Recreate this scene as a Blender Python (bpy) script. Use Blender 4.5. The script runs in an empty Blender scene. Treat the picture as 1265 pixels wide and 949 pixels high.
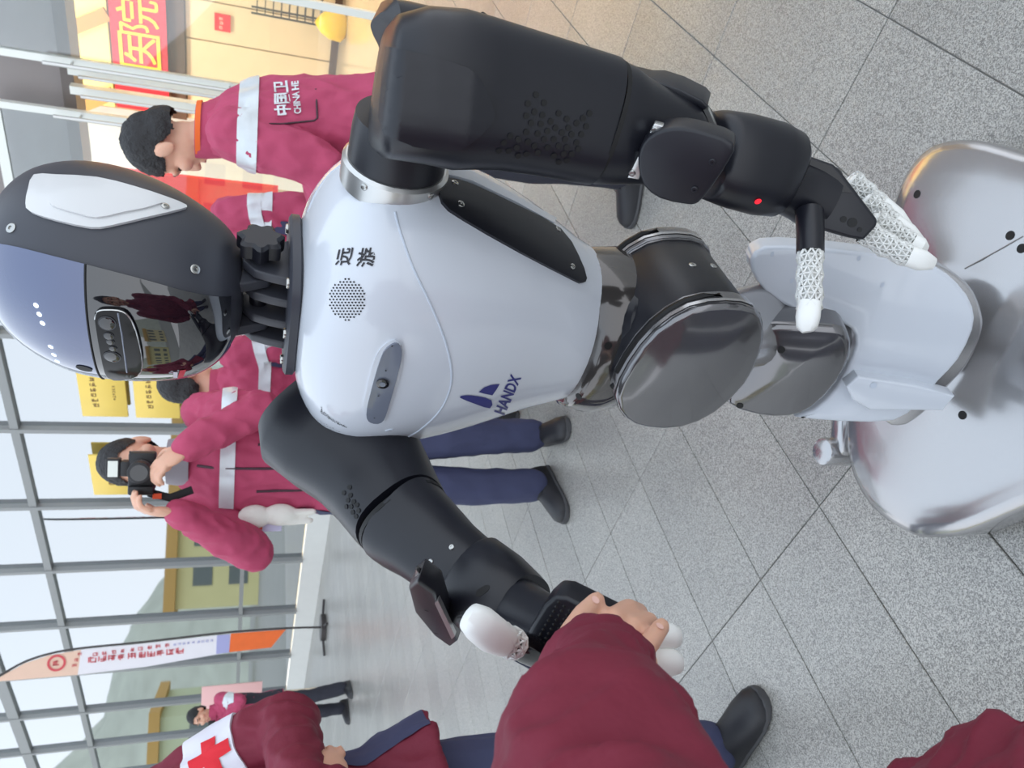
import bpy, bmesh, math, random
import numpy as np
from mathutils import Vector, Matrix, noise
from mathutils.bvhtree import BVHTree
random.seed(7)
SC = bpy.context.scene
COL = SC.collection

# ------------------------------------------------------------------ camera
FPX = 930.0; PITCH = math.atan(327 / 930.0); HC = 1.26565
ROLL = math.atan2(95.5, 2668); CR, SR = math.cos(ROLL), math.sin(ROLL)
CF = Vector((0, math.cos(PITCH), -math.sin(PITCH)))
CU = Vector((0, math.sin(PITCH), math.cos(PITCH)))
CX = Vector((1, 0, 0))
CAM = Vector((0, 0, HC))
cd = bpy.data.cameras.new('camera'); co = bpy.data.objects.new('camera', cd); COL.objects.link(co)
ax = CX * SR - CU * CR; ay = CX * CR + CU * SR; az = -CF
co.matrix_world = Matrix(((ax.x, ay.x, az.x, 0), (ax.y, ay.y, az.y, 0), (ax.z, ay.z, az.z, HC), (0, 0, 0, 1)))
cd.sensor_fit = 'HORIZONTAL'; cd.sensor_width = 36; cd.lens = 36 * FPX / 1265; cd.clip_start = 0.02; cd.clip_end = 500
cd.dof.use_dof = True; cd.dof.focus_distance = 0.98; cd.dof.aperture_fstop = 11
SC.camera = co

# ------------------------------------------------------------------ world and exposure
W = bpy.data.worlds.new('overcast_sky'); SC.world = W; W.use_nodes = True
nt = W.node_tree; bg = nt.nodes['Background']
tc = nt.nodes.new('ShaderNodeTexCoord'); sx = nt.nodes.new('ShaderNodeSeparateXYZ')
rp = nt.nodes.new('ShaderNodeValToRGB')
rp.color_ramp.elements[0].position = 0.0; rp.color_ramp.elements[0].color = (0.90, 0.94, 1.0, 1)
rp.color_ramp.elements[1].position = 0.9; rp.color_ramp.elements[1].color = (0.74, 0.86, 1.0, 1)
nt.links.new(tc.outputs['Generated'], sx.inputs[0]); nt.links.new(sx.outputs['Z'], rp.inputs[0])
nt.links.new(rp.outputs[0], bg.inputs[0]); bg.inputs[1].default_value = 1.14
SC.view_settings.view_transform = 'Standard'; SC.view_settings.look = 'None'
SC.view_settings.gamma = 1.0; SC.view_settings.use_curve_mapping = False
SC.view_settings.exposure = 0.60

# ------------------------------------------------------------------ pixel helpers (frame 1265 x 949)
def ray(x, y):
    u = 474.5 - y; v = x - 632.5
    return CF * FPX + CX * (u * CR + v * SR) + CU * (u * SR - v * CR)
def atY(x, y, Y):
    d = ray(x, y); return CAM + d * (Y / d.y)
def ground(x, y, z=0.0):
    d = ray(x, y); return CAM + d * ((z - HC) / d.z)
def onplane(x, y, p, n):
    d = ray(x, y); return CAM + d * ((p - CAM).dot(n) / d.dot(n))
def depth(p): return (Vector(p) - CAM).dot(CF)
ANG = math.radians(48.2)
E1 = Vector((-math.sin(ANG), math.cos(ANG), 0)); E2 = Vector((math.cos(ANG), math.sin(ANG), 0))
def FW(s, d, z=0.0): return E1 * s + E2 * d + Vector((0, 0, z))      # facade coordinates -> world
def fac(x, y, D):
    d = ray(x, y); p = CAM + d * (D / d.dot(E2)); return p.dot(E1), p.z

# ------------------------------------------------------------------ materials
def lin(c):
    return tuple(((v / 255) / 12.92 if v / 255 <= 0.04045 else ((v / 255 + 0.055) / 1.055) ** 2.4) for v in c)
MATS = {}
def mat(name, rgb, rough=0.5, metal=0.0, coat=0.0, spec=0.5, nscale=0, namt=0.0, bump=0.0, bscale=60, emit=None, sss=0):
    if name in MATS: return MATS[name]
    m = bpy.data.materials.new(name); m.use_nodes = True; t = m.node_tree; b = t.nodes['Principled BSDF']
    c = lin(rgb)
    b.inputs['Base Color'].default_value = (*c, 1); b.inputs['Roughness'].default_value = rough
    b.inputs['Metallic'].default_value = metal; b.inputs['Coat Weight'].default_value = coat
    b.inputs['Coat Roughness'].default_value = 0.04; b.inputs['Specular IOR Level'].default_value = spec
    if sss:
        b.inputs['Subsurface Weight'].default_value = sss; b.inputs['Subsurface Radius'].default_value = (0.01, 0.004, 0.002)
        b.inputs['Subsurface Scale'].default_value = 0.6
    if nscale or bump:
        co_ = t.nodes.new('ShaderNodeTexCoord')
    if nscale:
        n = t.nodes.new('ShaderNodeTexNoise'); n.inputs['Scale'].default_value = nscale; n.inputs['Detail'].default_value = 4
        t.links.new(co_.outputs['Object'], n.inputs['Vector'])
        mx = t.nodes.new('ShaderNodeMix'); mx.data_type = 'RGBA'
        mx.inputs[6].default_value = (*[v * (1 - namt) for v in c], 1); mx.inputs[7].default_value = (*[min(1, v * (1 + namt)) for v in c], 1)
        t.links.new(n.outputs['Fac'], mx.inputs[0]); t.links.new(mx.outputs[2], b.inputs['Base Color'])
    if bump:
        n2 = t.nodes.new('ShaderNodeTexNoise'); n2.inputs['Scale'].default_value = bscale; n2.inputs['Detail'].default_value = 3
        t.links.new(co_.outputs['Object'], n2.inputs['Vector'])
        bp = t.nodes.new('ShaderNodeBump'); bp.inputs['Strength'].default_value = bump; bp.inputs['Distance'].default_value = 0.01
        t.links.new(n2.outputs['Fac'], bp.inputs['Height']); t.links.new(bp.outputs[0], b.inputs['Normal'])
    if emit:
        b.inputs['Emission Color'].default_value = (*lin(emit[0]), 1); b.inputs['Emission Strength'].default_value = emit[1]
    MATS[name] = m; return m

M_white = mat('white_gloss_shell', (208, 213, 221), 0.22, coat=0.6, nscale=3, namt=0.01)
M_wplast = mat('white_printed_plastic', (240, 240, 236), 0.55, nscale=30, namt=0.02)
M_black = mat('black_satin_plastic', (22, 23, 31), 0.36, nscale=60, namt=0.12, bump=0.02, bscale=900)
M_blackg = mat('black_hole', (8, 8, 10), 0.6)
M_head = mat('charcoal_matt_shell', (58, 60, 68), 0.42, nscale=40, namt=0.05, bump=0.015, bscale=900)
M_visor = mat('black_glass_visor', (16, 16, 22), 0.04, coat=1.0, spec=0.9)
M_vtop = mat('sky_tinted_display_glass', (92, 100, 128), 0.07, metal=0.55, coat=1.0)  # blue sky reflection on the upper visor, put into the glass tint
M_gun = mat('gunmetal_lacquer', (84, 80, 78), 0.12, metal=0.5, coat=0.7, nscale=5, namt=0.05)
M_disc = mat('grey_metallic_lacquer', (120, 119, 121), 0.14, metal=0.7, coat=0.6, nscale=300, namt=0.06)
M_silver = mat('silver_lacquer', (178, 177, 178), 0.20, metal=0.75, coat=0.5, nscale=200, namt=0.03)
M_alu = mat('brushed_aluminium', (205, 205, 203), 0.3, metal=0.9, nscale=50, namt=0.05)
M_screw = mat('steel_screw', (185, 185, 182), 0.25, metal=1.0)
M_red = mat('red_button', (235, 30, 45), 0.3, emit=((255, 30, 50), 0.6))
M_navyp = mat('navy_print', (38, 40, 120), 0.4)
M_inkp = mat('black_print', (38, 36, 42), 0.5)
M_ridge = mat('pale_seam', (196, 204, 216), 0.3)
M_podgrey = mat('blue_grey_glass', (112, 118, 132), 0.15, coat=0.5)
M_lens = mat('lens_glass', (14, 14, 20), 0.03, coat=1.0)
M_led = mat('led_dot', (235, 245, 255), 0.3, emit=((230, 245, 255), 1.2))

# ------------------------------------------------------------------ mesh helpers
def link(name, me, parent=None, m=None, smooth=True):
    o = bpy.data.objects.new(name, me); COL.objects.link(o)
    if m and not me.materials: me.materials.append(m)
    if smooth:
        me.polygons.foreach_set('use_smooth', [True] * len(me.polygons))
    if parent:
        o.parent = parent; o.matrix_parent_inverse = Matrix.Translation(-parent.location) if not parent.parent else PINV(parent)
    return o
def PINV(p):
    # inverse of the (translation only) world matrix of a part
    return (p.parent.matrix_basis @ p.matrix_parent_inverse @ p.matrix_basis).inverted() if p.parent else p.matrix_basis.inverted()
def mk(name, V, F, m, parent=None, smooth=True, bevel=0, bseg=2, sharp=None):
    me = bpy.data.meshes.new(name); me.from_pydata([tuple(v) for v in V], [], F)
    bm = bmesh.new(); bm.from_mesh(me); bmesh.ops.recalc_face_normals(bm, faces=bm.faces)
    if bevel:
        ed = [e for e in bm.edges if len(e.link_faces) == 2 and e.calc_face_angle(0) > math.radians(28)]
        bmesh.ops.bevel(bm, geom=ed, offset=bevel, segments=bseg, profile=0.5, affect='EDGES', clamp_overlap=True)
    bm.to_mesh(me); bm.free()
    o = link(name, me, parent, m, smooth)
    if smooth: me.set_sharp_from_angle(angle=math.radians(sharp or 40))
    return o
def lofts(rings, cap=True, closed=True):
    n = len(rings[0]); V = [p for r in rings for p in r]; F = []
    for i in range(len(rings) - 1):
        for j in range(n if closed else n - 1):
            a = i * n + j; b = i * n + (j + 1) % n
            F.append((a, b, b + n, a + n))
    if cap:
        F.append(tuple(range(n - 1, -1, -1))); k = (len(rings) - 1) * n; F.append(tuple(range(k, k + n)))
    return V, F
def spow(c, e): return math.copysign(abs(c) ** e, c)
def ring(c, s, b, ra, rb, n=24, ex=2.0):
    out = []
    for j in range(n):
        th = 2 * math.pi * j / n
        out.append(c + s * (ra * spow(math.cos(th), 2 / ex)) + b * (rb * spow(math.sin(th), 2 / ex)))
    return out
def frame(t, up):
    t = t.normalized(); s = t.cross(up)
    if s.length < 1e-5: s = t.cross(Vector((1, 0, 0)))
    s.normalize(); return t, s, s.cross(t).normalized()
def tubeVF(pts, rads, up=None, n=20, ex=2.0, ratio=1.0, round_ends=False):
    pts = [Vector(p) for p in pts]; R = []
    N = len(pts)
    rads = list(rads)
    if round_ends:
        p, r = [], []
        t0 = (pts[0] - pts[1]).normalized(); t1 = (pts[-1] - pts[-2]).normalized()
        r0 = rads[0] if not isinstance(rads[0], tuple) else min(rads[0]); r1 = rads[-1] if not isinstance(rads[-1], tuple) else min(rads[-1])
        sc = lambda q, k: q * k if not isinstance(q, tuple) else (q[0] * k, q[1] * k)
        for k in (0.15, 0.5, 0.85): p.append(pts[0] + t0 * r0 * math.sqrt(1 - k * k)); r.append(sc(rads[0], k))
        p += pts; r += rads
        for k in (0.85, 0.5, 0.15): p.append(pts[-1] + t1 * r1 * math.sqrt(1 - k * k)); r.append(sc(rads[-1], k))
        pts, rads = p, r; N = len(pts)
    for i, p in enumerate(pts):
        t = (pts[min(i + 1, N - 1)] - pts[max(i - 1, 0)])
        u = up if up is not None else Vector((0.13, -1, 0.21))
        t, s, b = frame(t, u)
        r = rads[i]; ra, rb = r if isinstance(r, tuple) else (r, r * ratio)
        R.append(ring(p, s, b, ra, rb, n, ex))
    return lofts(R)
def tube(name, pts, rads, m, parent=None, **k):
    V, F = tubeVF(pts, rads, **k); return mk(name, V, F, m, parent, sharp=50)
def ptube(name, rows, m, parent=None, n=28, ex=2.0, ratio=1.0, round_ends=False, view_up=True):
    """rows of (x, y, Y, half width in px[, depth ratio]): a solid of revolution-like limb through photo points with real depth"""
    pts = [atY(r[0], r[1], r[2]) for r in rows]; rads = []
    for r, p in zip(rows, pts):
        h = r[3] * depth(p) / FPX; rads.append((h, h * (r[4] if len(r) > 4 else ratio)))
    mid = pts[len(pts) // 2]
    return tube(name, pts, rads, m, parent, up=(CAM - mid).normalized(), n=n, ex=ex, round_ends=round_ends)
def boxVF(c, ex, ey, ez):
    """ex, ey, ez half vectors"""
    c = Vector(c); V = [c + ex * i + ey * j + ez * k for i in (-1, 1) for j in (-1, 1) for k in (-1, 1)]
    return V, [(0, 1, 3, 2), (4, 6, 7, 5), (0, 4, 5, 1), (2, 3, 7, 6), (0, 2, 6, 4), (1, 5, 7, 3)]
def box(name, c, ex, ey, ez, m, parent=None, bevel=0.0, bseg=2):
    V, F = boxVF(c, Vector(ex), Vector(ey), Vector(ez)); return mk(name, V, F, m, parent, smooth=bool(bevel), bevel=bevel, bseg=bseg)
def cyl(name, p, axis, r, h, m, parent=None, n=20, bevel=0.0):
    t, s, b = frame(Vector(axis), Vector((0.3, 0.2, 1)))
    V, F = lofts([ring(Vector(p), s, b, r, r, n), ring(Vector(p) + t * h, s, b, r, r, n)])
    return mk(name, V, F, m, parent, bevel=bevel)
def prism(name, poly, nrm, th, m, parent=None, bevel=0.0, bseg=3):
    """poly (world points, planar) extruded by th along -nrm"""
    nrm = Vector(nrm).normalized(); n = len(poly)
    V = [Vector(p) for p in poly] + [Vector(p) - nrm * th for p in poly]
    F = [tuple(range(n)), tuple(range(2 * n - 1, n - 1, -1))] + [(i, (i + 1) % n, n + (i + 1) % n, n + i) for i in range(n)]
    return mk(name, V, F, m, parent, bevel=bevel, bseg=bseg)
def rprism(name, poly, nrm, th, r, m, parent=None, dome=0.0, sharp=50):
    """prism with a rounded front edge and an optional domed face (dome in metres)"""
    nrm = Vector(nrm).normalized(); P = [Vector(p) for p in poly]; n = len(P); c = sum(P, Vector()) / n
    area = sum((P[i] - c).cross(P[(i + 1) % n] - c).dot(nrm) for i in range(n))
    if area < 0: P.reverse()
    def inset(k):
        out = []
        for i in range(n):
            a, b, d = P[i - 1], P[i], P[(i + 1) % n]; e1_ = (b - a).normalized(); e2_ = (d - b).normalized()
            n1 = nrm.cross(e1_); n2 = nrm.cross(e2_); v = (n1 + n2); v = v / max(.5, v.dot(n1)) if v.length > 1e-6 else n1
            out.append(b + v * k)
        return out
    R = [[p - nrm * th for p in P], [p - nrm * r for p in P]]
    for a in (22, 45, 68, 90):
        q = math.radians(a); R.append([p - nrm * (r * (1 - math.sin(q))) for p in inset(r * (1 - math.cos(q)))])
    if dome:
        I = R[-1]; ci = sum(I, Vector()) / n
        for k in (.88, .72, .52, .3, .1): R.append([ci + (p - ci) * k + nrm * dome * (1 - k * k) for p in I])
    V, F = lofts(R); return mk(name, V, F, m, parent, sharp=sharp)
def smoothpoly(pts, k=4, closed=True):
    """Catmull-Rom through 2D or 3D points"""
    P = [Vector(p) for p in pts]; n = len(P); out = []
    for i in range(n if closed else n - 1):
        g = (lambda j: P[j % n]) if closed else (lambda j: P[max(0, min(n - 1, j))])
        a, b, c, d = g(i - 1), g(i), g(i + 1), g(i + 2)
        for q in range(k):
            t = q / k
            out.append(0.5 * ((2 * b) + (c - a) * t + (2 * a - 5 * b + 4 * c - d) * t * t + (3 * b - a - 3 * c + d) * t ** 3))
    if not closed: out.append(P[-1])
    return out
def bvh_of(o):
    me = o.data; mw = Matrix.Identity(4)
    return BVHTree.FromPolygons([v.co.copy() for v in me.vertices], [tuple(p.vertices) for p in me.polygons])
def hit(bvh, x, y, off=0.0):
    d = ray(x, y).normalized(); p, n, i, t = bvh.ray_cast(CAM, d)
    if p is None:
        q = CAM + d * 1.0
        for _ in range(4):
            r = bvh.find_nearest(q); p, n = r[0], r[1]; q = CAM + d * (p - CAM).dot(d)
    if n.dot(d) > 0: n = -n
    return p + n * off, n
def text2d(s, size=1.0, bold=0.0):
    """flat mesh of a text: list of 2D verts and faces, built-in font"""
    cu = bpy.data.curves.new('t', 'FONT'); cu.body = s; cu.size = size; cu.align_x = 'CENTER'; cu.align_y = 'CENTER'; cu.resolution_u = 3; cu.offset = bold
    o = bpy.data.objects.new('t', cu); COL.objects.link(o)
    dg = bpy.context.evaluated_depsgraph_get(); me = bpy.data.meshes.new_from_object(o.evaluated_get(dg))
    V = [(v.co.x, v.co.y) for v in me.vertices]; F = [tuple(p.vertices) for p in me.polygons]
    bpy.data.objects.remove(o); bpy.data.curves.remove(cu); bpy.data.meshes.remove(me)
    if V:
        xs = [v[0] for v in V]; ys = [v[1] for v in V]
        w = max(xs) - min(xs); h = max(ys) - min(ys); mx = (max(xs) + min(xs)) / 2; my = (max(ys) + min(ys)) / 2
        V = [((v[0] - mx), (v[1] - my)) for v in V]
        return V, F, w, h
    return [], [], 1, 1
def text_on(name, s, origin, xa, ya, m, parent, w=None, h=None):
    """flat lettering on a plane: xa = reading direction, ya = up (unit); fitted to width w and height h"""
    V, F, tw, th = text2d(s); sx_ = w / tw; sy_ = (h / th) if h else sx_
    return mk(name, [Vector(origin) + Vector(xa) * (v[0] * sx_) + Vector(ya) * (v[1] * sy_) for v in V], F, m, parent, smooth=False)
def marks(name, n, origin, xa, ya, cw, h, m, parent, seed=1):
    """a line of n tiny unreadable stroke marks, as print too small to read looks"""
    rnd = random.Random(seed); V, F = [], []
    def bar(x0, x1, y0, y1):
        k = len(V); V.extend([origin + xa * a + ya * b for a, b in ((x0, y0), (x1, y0), (x1, y1), (x0, y1))]); F.append((k, k + 1, k + 2, k + 3))
    for i in range(n):
        c = (i - (n - 1) / 2) * cw; w = cw * .38; t = h * .07
        for q in rnd.sample((-.42, -.2, 0, .22, .42), 3): bar(c - w * rnd.uniform(.6, 1), c + w * rnd.uniform(.6, 1), q * h - t, q * h + t)
        for q in rnd.sample((-.7, -.1, .6), 2): bar(c + w * q - t, c + w * q + t, -h * rnd.uniform(.2, .5), h * rnd.uniform(.2, .5))
    o = mk(name, V, F, m, parent, smooth=False); o['kind'] = 'stuff'; return o
def decal2d(name, V2, F2, bvh, m, parent, off=0.0008, maxe=6.0):
    """2D photo-space mesh draped on a surface as real geometry"""
    me = bpy.data.meshes.new(name); me.from_pydata([(v[0], v[1], 0) for v in V2], [], F2)
    bm = bmesh.new(); bm.from_mesh(me); bmesh.ops.triangulate(bm, faces=bm.faces)
    for _ in range(5):
        ed = [e for e in bm.edges if e.calc_length() > maxe]
        if not ed: break
        bmesh.ops.subdivide_edges(bm, edges=ed, cuts=1, use_grid_fill=False); bmesh.ops.triangulate(bm, faces=bm.faces)
    for v in bm.verts: v.co = hit(bvh, v.co.x, v.co.y, off)[0]
    bm.to_mesh(me); bm.free(); return link(name, me, parent, m, True)
def panel(name, poly, bvh, m, parent, off=0.003, th=0.004, maxe=8.0):
    """raised plate with the outline of poly, following the surface"""
    o = decal2d(name, poly, [tuple(range(len(poly)))], bvh, m, parent, off, maxe)
    me = o.data; bm = bmesh.new(); bm.from_mesh(me)
    be = [e for e in bm.edges if e.is_boundary]
    r = bmesh.ops.extrude_edge_only(bm, edges=be)
    for v in [g for g in r['geom'] if isinstance(g, bmesh.types.BMVert)]:
        q = bvh.find_nearest(v.co); v.co = q[0] - (v.co - q[0]).normalized() * 0.001 if th else v.co
    bmesh.ops.recalc_face_normals(bm, faces=bm.faces); bm.to_mesh(me); bm.free()
    me.polygons.foreach_set('use_smooth', [True] * len(me.polygons)); me.set_sharp_from_angle(angle=math.radians(45)); return o
def screw(bvh, x, y, r, parent, m=None, off=0.0, name='screw', socket=True):
    p, n = hit(bvh, x, y, off)
    t, s, b = frame(n, Vector((0.3, 0.2, 1)))
    V, F = lofts([ring(p - n * .002, s, b, r * 1.15, r * 1.15, 14), ring(p + n * .0012, s, b, r * 1.1, r * 1.1, 14), ring(p + n * .002, s, b, r * .85, r * .85, 14), ring(p + n * .002, s, b, r * .45, r * .45, 14), ring(p + n * .0006, s, b, r * .4, r * .4, 14)])
    return mk(name, V, F, m or M_screw, parent)
def dot(bvh, x, y, r, parent, m, name='vent_hole', off=0.0007, aspect=1.0, n=8):
    p, nn = hit(bvh, x, y, off); t, s, b = frame(nn, Vector((0, 0, 1)))
    return mk(name, ring(p, s, b, r, r * aspect, n), [tuple(range(n))], m, parent, smooth=False)
def dots_joined(name, pts, bvh, r, m, parent, off=0.0007, aspect=1.0, n=6, kind='stuff'):
    V, F = [], []
    for (x, y) in pts:
        p, nn = hit(bvh, x, y, off); t, s, b = frame(nn, Vector((0, 0, 1)))
        k = len(V); V += ring(p, s, b, r, r * aspect, n); F.append(tuple(range(k, k + n)))
    o = mk(name, V, F, m, parent, smooth=False)
    if kind: o['kind'] = kind
    return o
def lineon(name, poly, bvh, m, parent, r=0.001, off=0.0, n=6):
    return tube(name, [hit(bvh, x, y, off)[0] for x, y in poly], [r] * len(poly), m, parent, n=n)
def empty(name, loc):
    o = bpy.data.objects.new(name, None); COL.objects.link(o); o.location = loc; o.empty_display_size = 0.1; return o
def tag(o, label=None, cat=None, group=None, kind=None):
    if label: o['label'] = label
    if cat: o['category'] = cat
    if group: o['group'] = group
    if kind: o['kind'] = kind
    return o
def inpoly(x, y, P):
    c = False; j = len(P) - 1
    for i in range(len(P)):
        if ((P[i][1] > y) != (P[j][1] > y)) and (x < (P[j][0] - P[i][0]) * (y - P[i][1]) / (P[j][1] - P[i][1] + 1e-9) + P[i][0]): c = not c
        j = i
    return c
# ================================================================== the setting
UPZ = Vector((0, 0, 1))
def granite(name, rnd):
    m = bpy.data.materials.new(name); m.use_nodes = True; t = m.node_tree; b = t.nodes['Principled BSDF']
    N = t.nodes.new; L = t.links.new
    g = N('ShaderNodeNewGeometry')
    n1 = N('ShaderNodeTexVoronoi'); n1.inputs['Scale'].default_value = 470
    L(g.outputs['Position'], n1.inputs['Vector']); sp_ = N('ShaderNodeSeparateColor'); L(n1.outputs['Color'], sp_.inputs[0])
    r1 = N('ShaderNodeValToRGB'); e = r1.color_ramp.elements
    e[0].position = .1; e[0].color = (*lin((116, 114, 110)), 1); e[1].position = .9; e[1].color = (*lin((196, 193, 186)), 1)
    L(sp_.outputs[0], r1.inputs[0])
    n2 = N('ShaderNodeTexNoise'); n2.inputs['Scale'].default_value = 2.2; n2.inputs['Detail'].default_value = 4
    L(g.outputs['Position'], n2.inputs['Vector'])
    mx = N('ShaderNodeMix'); mx.data_type = 'RGBA'; mx.blend_type = 'MULTIPLY'; mx.inputs[0].default_value = 1
    r2 = N('ShaderNodeValToRGB'); r2.color_ramp.elements[0].position = .3; r2.color_ramp.elements[0].color = (.86, .86, .86, 1); r2.color_ramp.elements[1].position = .7; r2.color_ramp.elements[1].color = (1, 1, .985, 1)
    L(n2.outputs['Fac'], r2.inputs[0]); L(r1.outputs[0], mx.inputs[6]); L(r2.outputs[0], mx.inputs[7])
    mx2 = N('ShaderNodeMix'); mx2.data_type = 'RGBA'; mx2.blend_type = 'MULTIPLY'; mx2.inputs[0].default_value = 1
    r3 = N('ShaderNodeValToRGB'); r3.color_ramp.elements[0].color = (.84, .84, .84, 1); r3.color_ramp.elements[1].color = (1, 1, 1, 1)
    if rnd == 'obj': s = N('ShaderNodeObjectInfo').outputs['Random']
    else: s = g.outputs['Random Per Island']
    L(s, r3.inputs[0]); L(mx.outputs[2], mx2.inputs[6]); L(r3.outputs[0], mx2.inputs[7])
    L(mx2.outputs[2], b.inputs['Base Color']); b.inputs['Roughness'].default_value = .32; b.inputs['Specular IOR Level'].default_value = .9
    bp = N('ShaderNodeBump'); bp.inputs['Strength'].default_value = .04; bp.inputs['Distance'].default_value = .002
    L(sp_.outputs[0], bp.inputs['Height']); L(bp.outputs[0], b.inputs['Normal']); return m
M_gran = granite('grey_granite', 'obj'); M_gran2 = granite('grey_granite_far', 'island')
M_grout = mat('dark_joint_sand', (124, 122, 118), .9, nscale=40, namt=.2)
fl = mk('floor', [FW(-6, -4, -.004), FW(20, -4, -.004), FW(20, 7.34, -.004), FW(-6, 7.34, -.004), FW(-6, -4, -.12), FW(20, -4, -.12), FW(20, 7.34, -.12), FW(-6, 7.34, -.12)],
        [(0, 1, 2, 3), (7, 6, 5, 4), (0, 4, 5, 1), (1, 5, 6, 2), (2, 6, 7, 3), (3, 7, 4, 0)], M_grout, smooth=False)
tag(fl, 'grey granite slab paving of the hospital forecourt', kind='structure')
# paving slabs 0.6 x 0.3 m: joints at e1 = 1.136 + 0.3k, e2 = 0.8816 + 0.6k
tm = None; tiles = []
for i in range(-23, 63):
    for j in range(-8, 11):
        s0 = 1.136 + .3 * i; d0 = .8816 + .6 * j
        if d0 + .3 > 7.36: continue
        c = FW(s0 + .15, d0 + .3); q = c - CAM; w = q.dot(CF)
        inview = False
        if w > .1:
            for da in (-.3, 0, .3):
                for sa in (-.15, 0, .15):
                    r = FW(s0 + .15 + sa, d0 + .3 + da) - CAM; ww = r.dot(CF)
                    if ww > .05:
                        a = r.dot(CX) * FPX / ww; bq = r.dot(CU) * FPX / ww
                        if abs(a) < 485 and abs(bq) < 645: inview = True
        tiles.append((not inview, (c - CAM).length, s0, d0))
tiles.sort(); g = .0015
def tileVF(s0, d0, o=None):
    d1 = min(d0 + .6, 7.335)
    P = [(s0 + g, d0 + g), (s0 + .3 - g, d0 + g), (s0 + .3 - g, d1 - g), (s0 + g, d1 - g)]
    k = .0015; Q = [(s0 + g + k, d0 + g + k), (s0 + .3 - g - k, d0 + g + k), (s0 + .3 - g - k, d1 - g - k), (s0 + g + k, d1 - g - k)]
    V = [FW(a, b_, -.004) for a, b_ in P] + [FW(a, b_, -.0012) for a, b_ in P] + [FW(a, b_, 0) for a, b_ in Q]
    if o is not None: V = [v - o for v in V]
    F = [(8, 9, 10, 11)] + [(4 + i, 4 + (i + 1) % 4, 8 + (i + 1) % 4, 8 + i) for i in range(4)] + [(i, (i + 1) % 4, 4 + (i + 1) % 4, 4 + i) for i in range(4)]
    return V, F
SV, SF = [], []
nt_ = 0
for ov, dist, s0, d0 in tiles:
    if not ov and nt_ < 290 and d0 + .6 < 7.33:
        if tm is None:
            V, F = tileVF(0, 0); tm = bpy.data.meshes.new('paving_slab'); tm.from_pydata(V, [], F); tm.materials.append(M_gran)
        o = bpy.data.objects.new('paving_slab', tm); COL.objects.link(o); o.location = FW(s0, d0); o.parent = fl; nt_ += 1
    else:
        V, F = tileVF(s0, d0); k = len(SV); SV += V; SF += [tuple(a + k for a in f) for f in F]
ps = mk('distant_paving', SV, SF, M_gran2, fl, smooth=False); ps['kind'] = 'stuff'

# ---- glass front, plane e2 = 7.35
def glass(name, refl, tint, rough=.02):
    m = bpy.data.materials.new(name); m.use_nodes = True; t = m.node_tree; t.nodes.clear(); N = t.nodes.new; L = t.links.new
    out = N('ShaderNodeOutputMaterial'); mx = N('ShaderNodeMixShader'); tr = N('ShaderNodeBsdfTransparent'); gl = N('ShaderNodeBsdfGlossy')
    fr = N('ShaderNodeFresnel'); fr.inputs['IOR'].default_value = 1.5
    ma = N('ShaderNodeMath'); ma.operation = 'ADD'; ma.use_clamp = True; ma.inputs[1].default_value = refl
    L(fr.outputs[0], ma.inputs[0]); L(ma.outputs[0], mx.inputs[0]); L(tr.outputs[0], mx.inputs[1]); L(gl.outputs[0], mx.inputs[2])
    tr.inputs[0].default_value = (*tint, 1); gl.inputs['Roughness'].default_value = rough; gl.inputs[0].default_value = (.93, .97, 1, 1)
    L(mx.outputs[0], out.inputs[0]); return m
M_glass = glass('coated_facade_glass', .50, (.80, .86, .88)); M_clear = glass('clear_door_glass', .06, (.92, .95, .95))
M_frame = mat('grey_window_frame', (150, 152, 152), .4, metal=.3, nscale=8, namt=.04)
M_plinth = mat('white_plinth_stone', (222, 222, 218), .4, nscale=6, namt=.04)
def fbox(name, s0, s1, d0, d1, z0, z1, m, parent=None, bevel=0):
    c = FW((s0 + s1) / 2, (d0 + d1) / 2, (z0 + z1) / 2)
    return box(name, c, E1 * ((s1 - s0) / 2), E2 * ((d1 - d0) / 2), UPZ * ((z1 - z0) / 2), m, parent, bevel)
wf = fbox('wall_front', 4.36, 26.2, 7.34, 7.44, 0, .33, M_plinth)
tag(wf, 'tall glazed hospital front above a white stone plinth', kind='structure')
MU = [4.5, 6.1, 7.58, 9.05, 10.5, 12.0, 13.5, 14.92, 16.35, 17.8, 19.25, 20.7, 22.15, 23.6, 25.05]
TZ = [.33, 1.24, 3.88, 4.95, 6.6]
for s in MU: fbox('mullion', s - .03, s + .03, 7.30, 7.46, .33, 6.6, M_frame, wf)
for k, z in enumerate(TZ[1:]):
    hh = (.032, .045, .08, .05)[k]
    fbox('transom', 4.36, 26.2, 7.31, 7.45, z - hh, z + hh, M_frame, wf)
for a, b_ in zip(MU[:-1], MU[1:]):
    for z0, z1 in zip(TZ[:-1], TZ[1:]):
        fbox('pane', a + .03, b_ - .03, 7.375, 7.387, z0 + .02, z1 - .03, M_glass, wf)
# room behind the glass
M_in = mat('pale_interior_wall', (206, 212, 212), .8, nscale=2, namt=.05)
M_infl = mat('pale_lobby_floor', (205, 190, 165), .18, nscale=3, namt=.05, coat=.3)
wb = fbox('wall_back', -6, 26, 14.2, 14.4, 0, 6.6, M_in); tag(wb, 'pale back wall of the lobby behind the glass', kind='structure')
fi = fbox('floor_lobby', -6, 26, 7.34, 14.4, -.12, -.001, M_infl); tag(fi, 'polished beige floor inside the hospital lobby', kind='structure')
ce = fbox('ceiling', -6, 26, 7.0, 14.4, 6.6, 6.8, mat('white_ceiling', (225, 225, 222), .8, nscale=2, namt=.03)); tag(ce, 'white ceiling over the hospital lobby', kind='structure')
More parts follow.
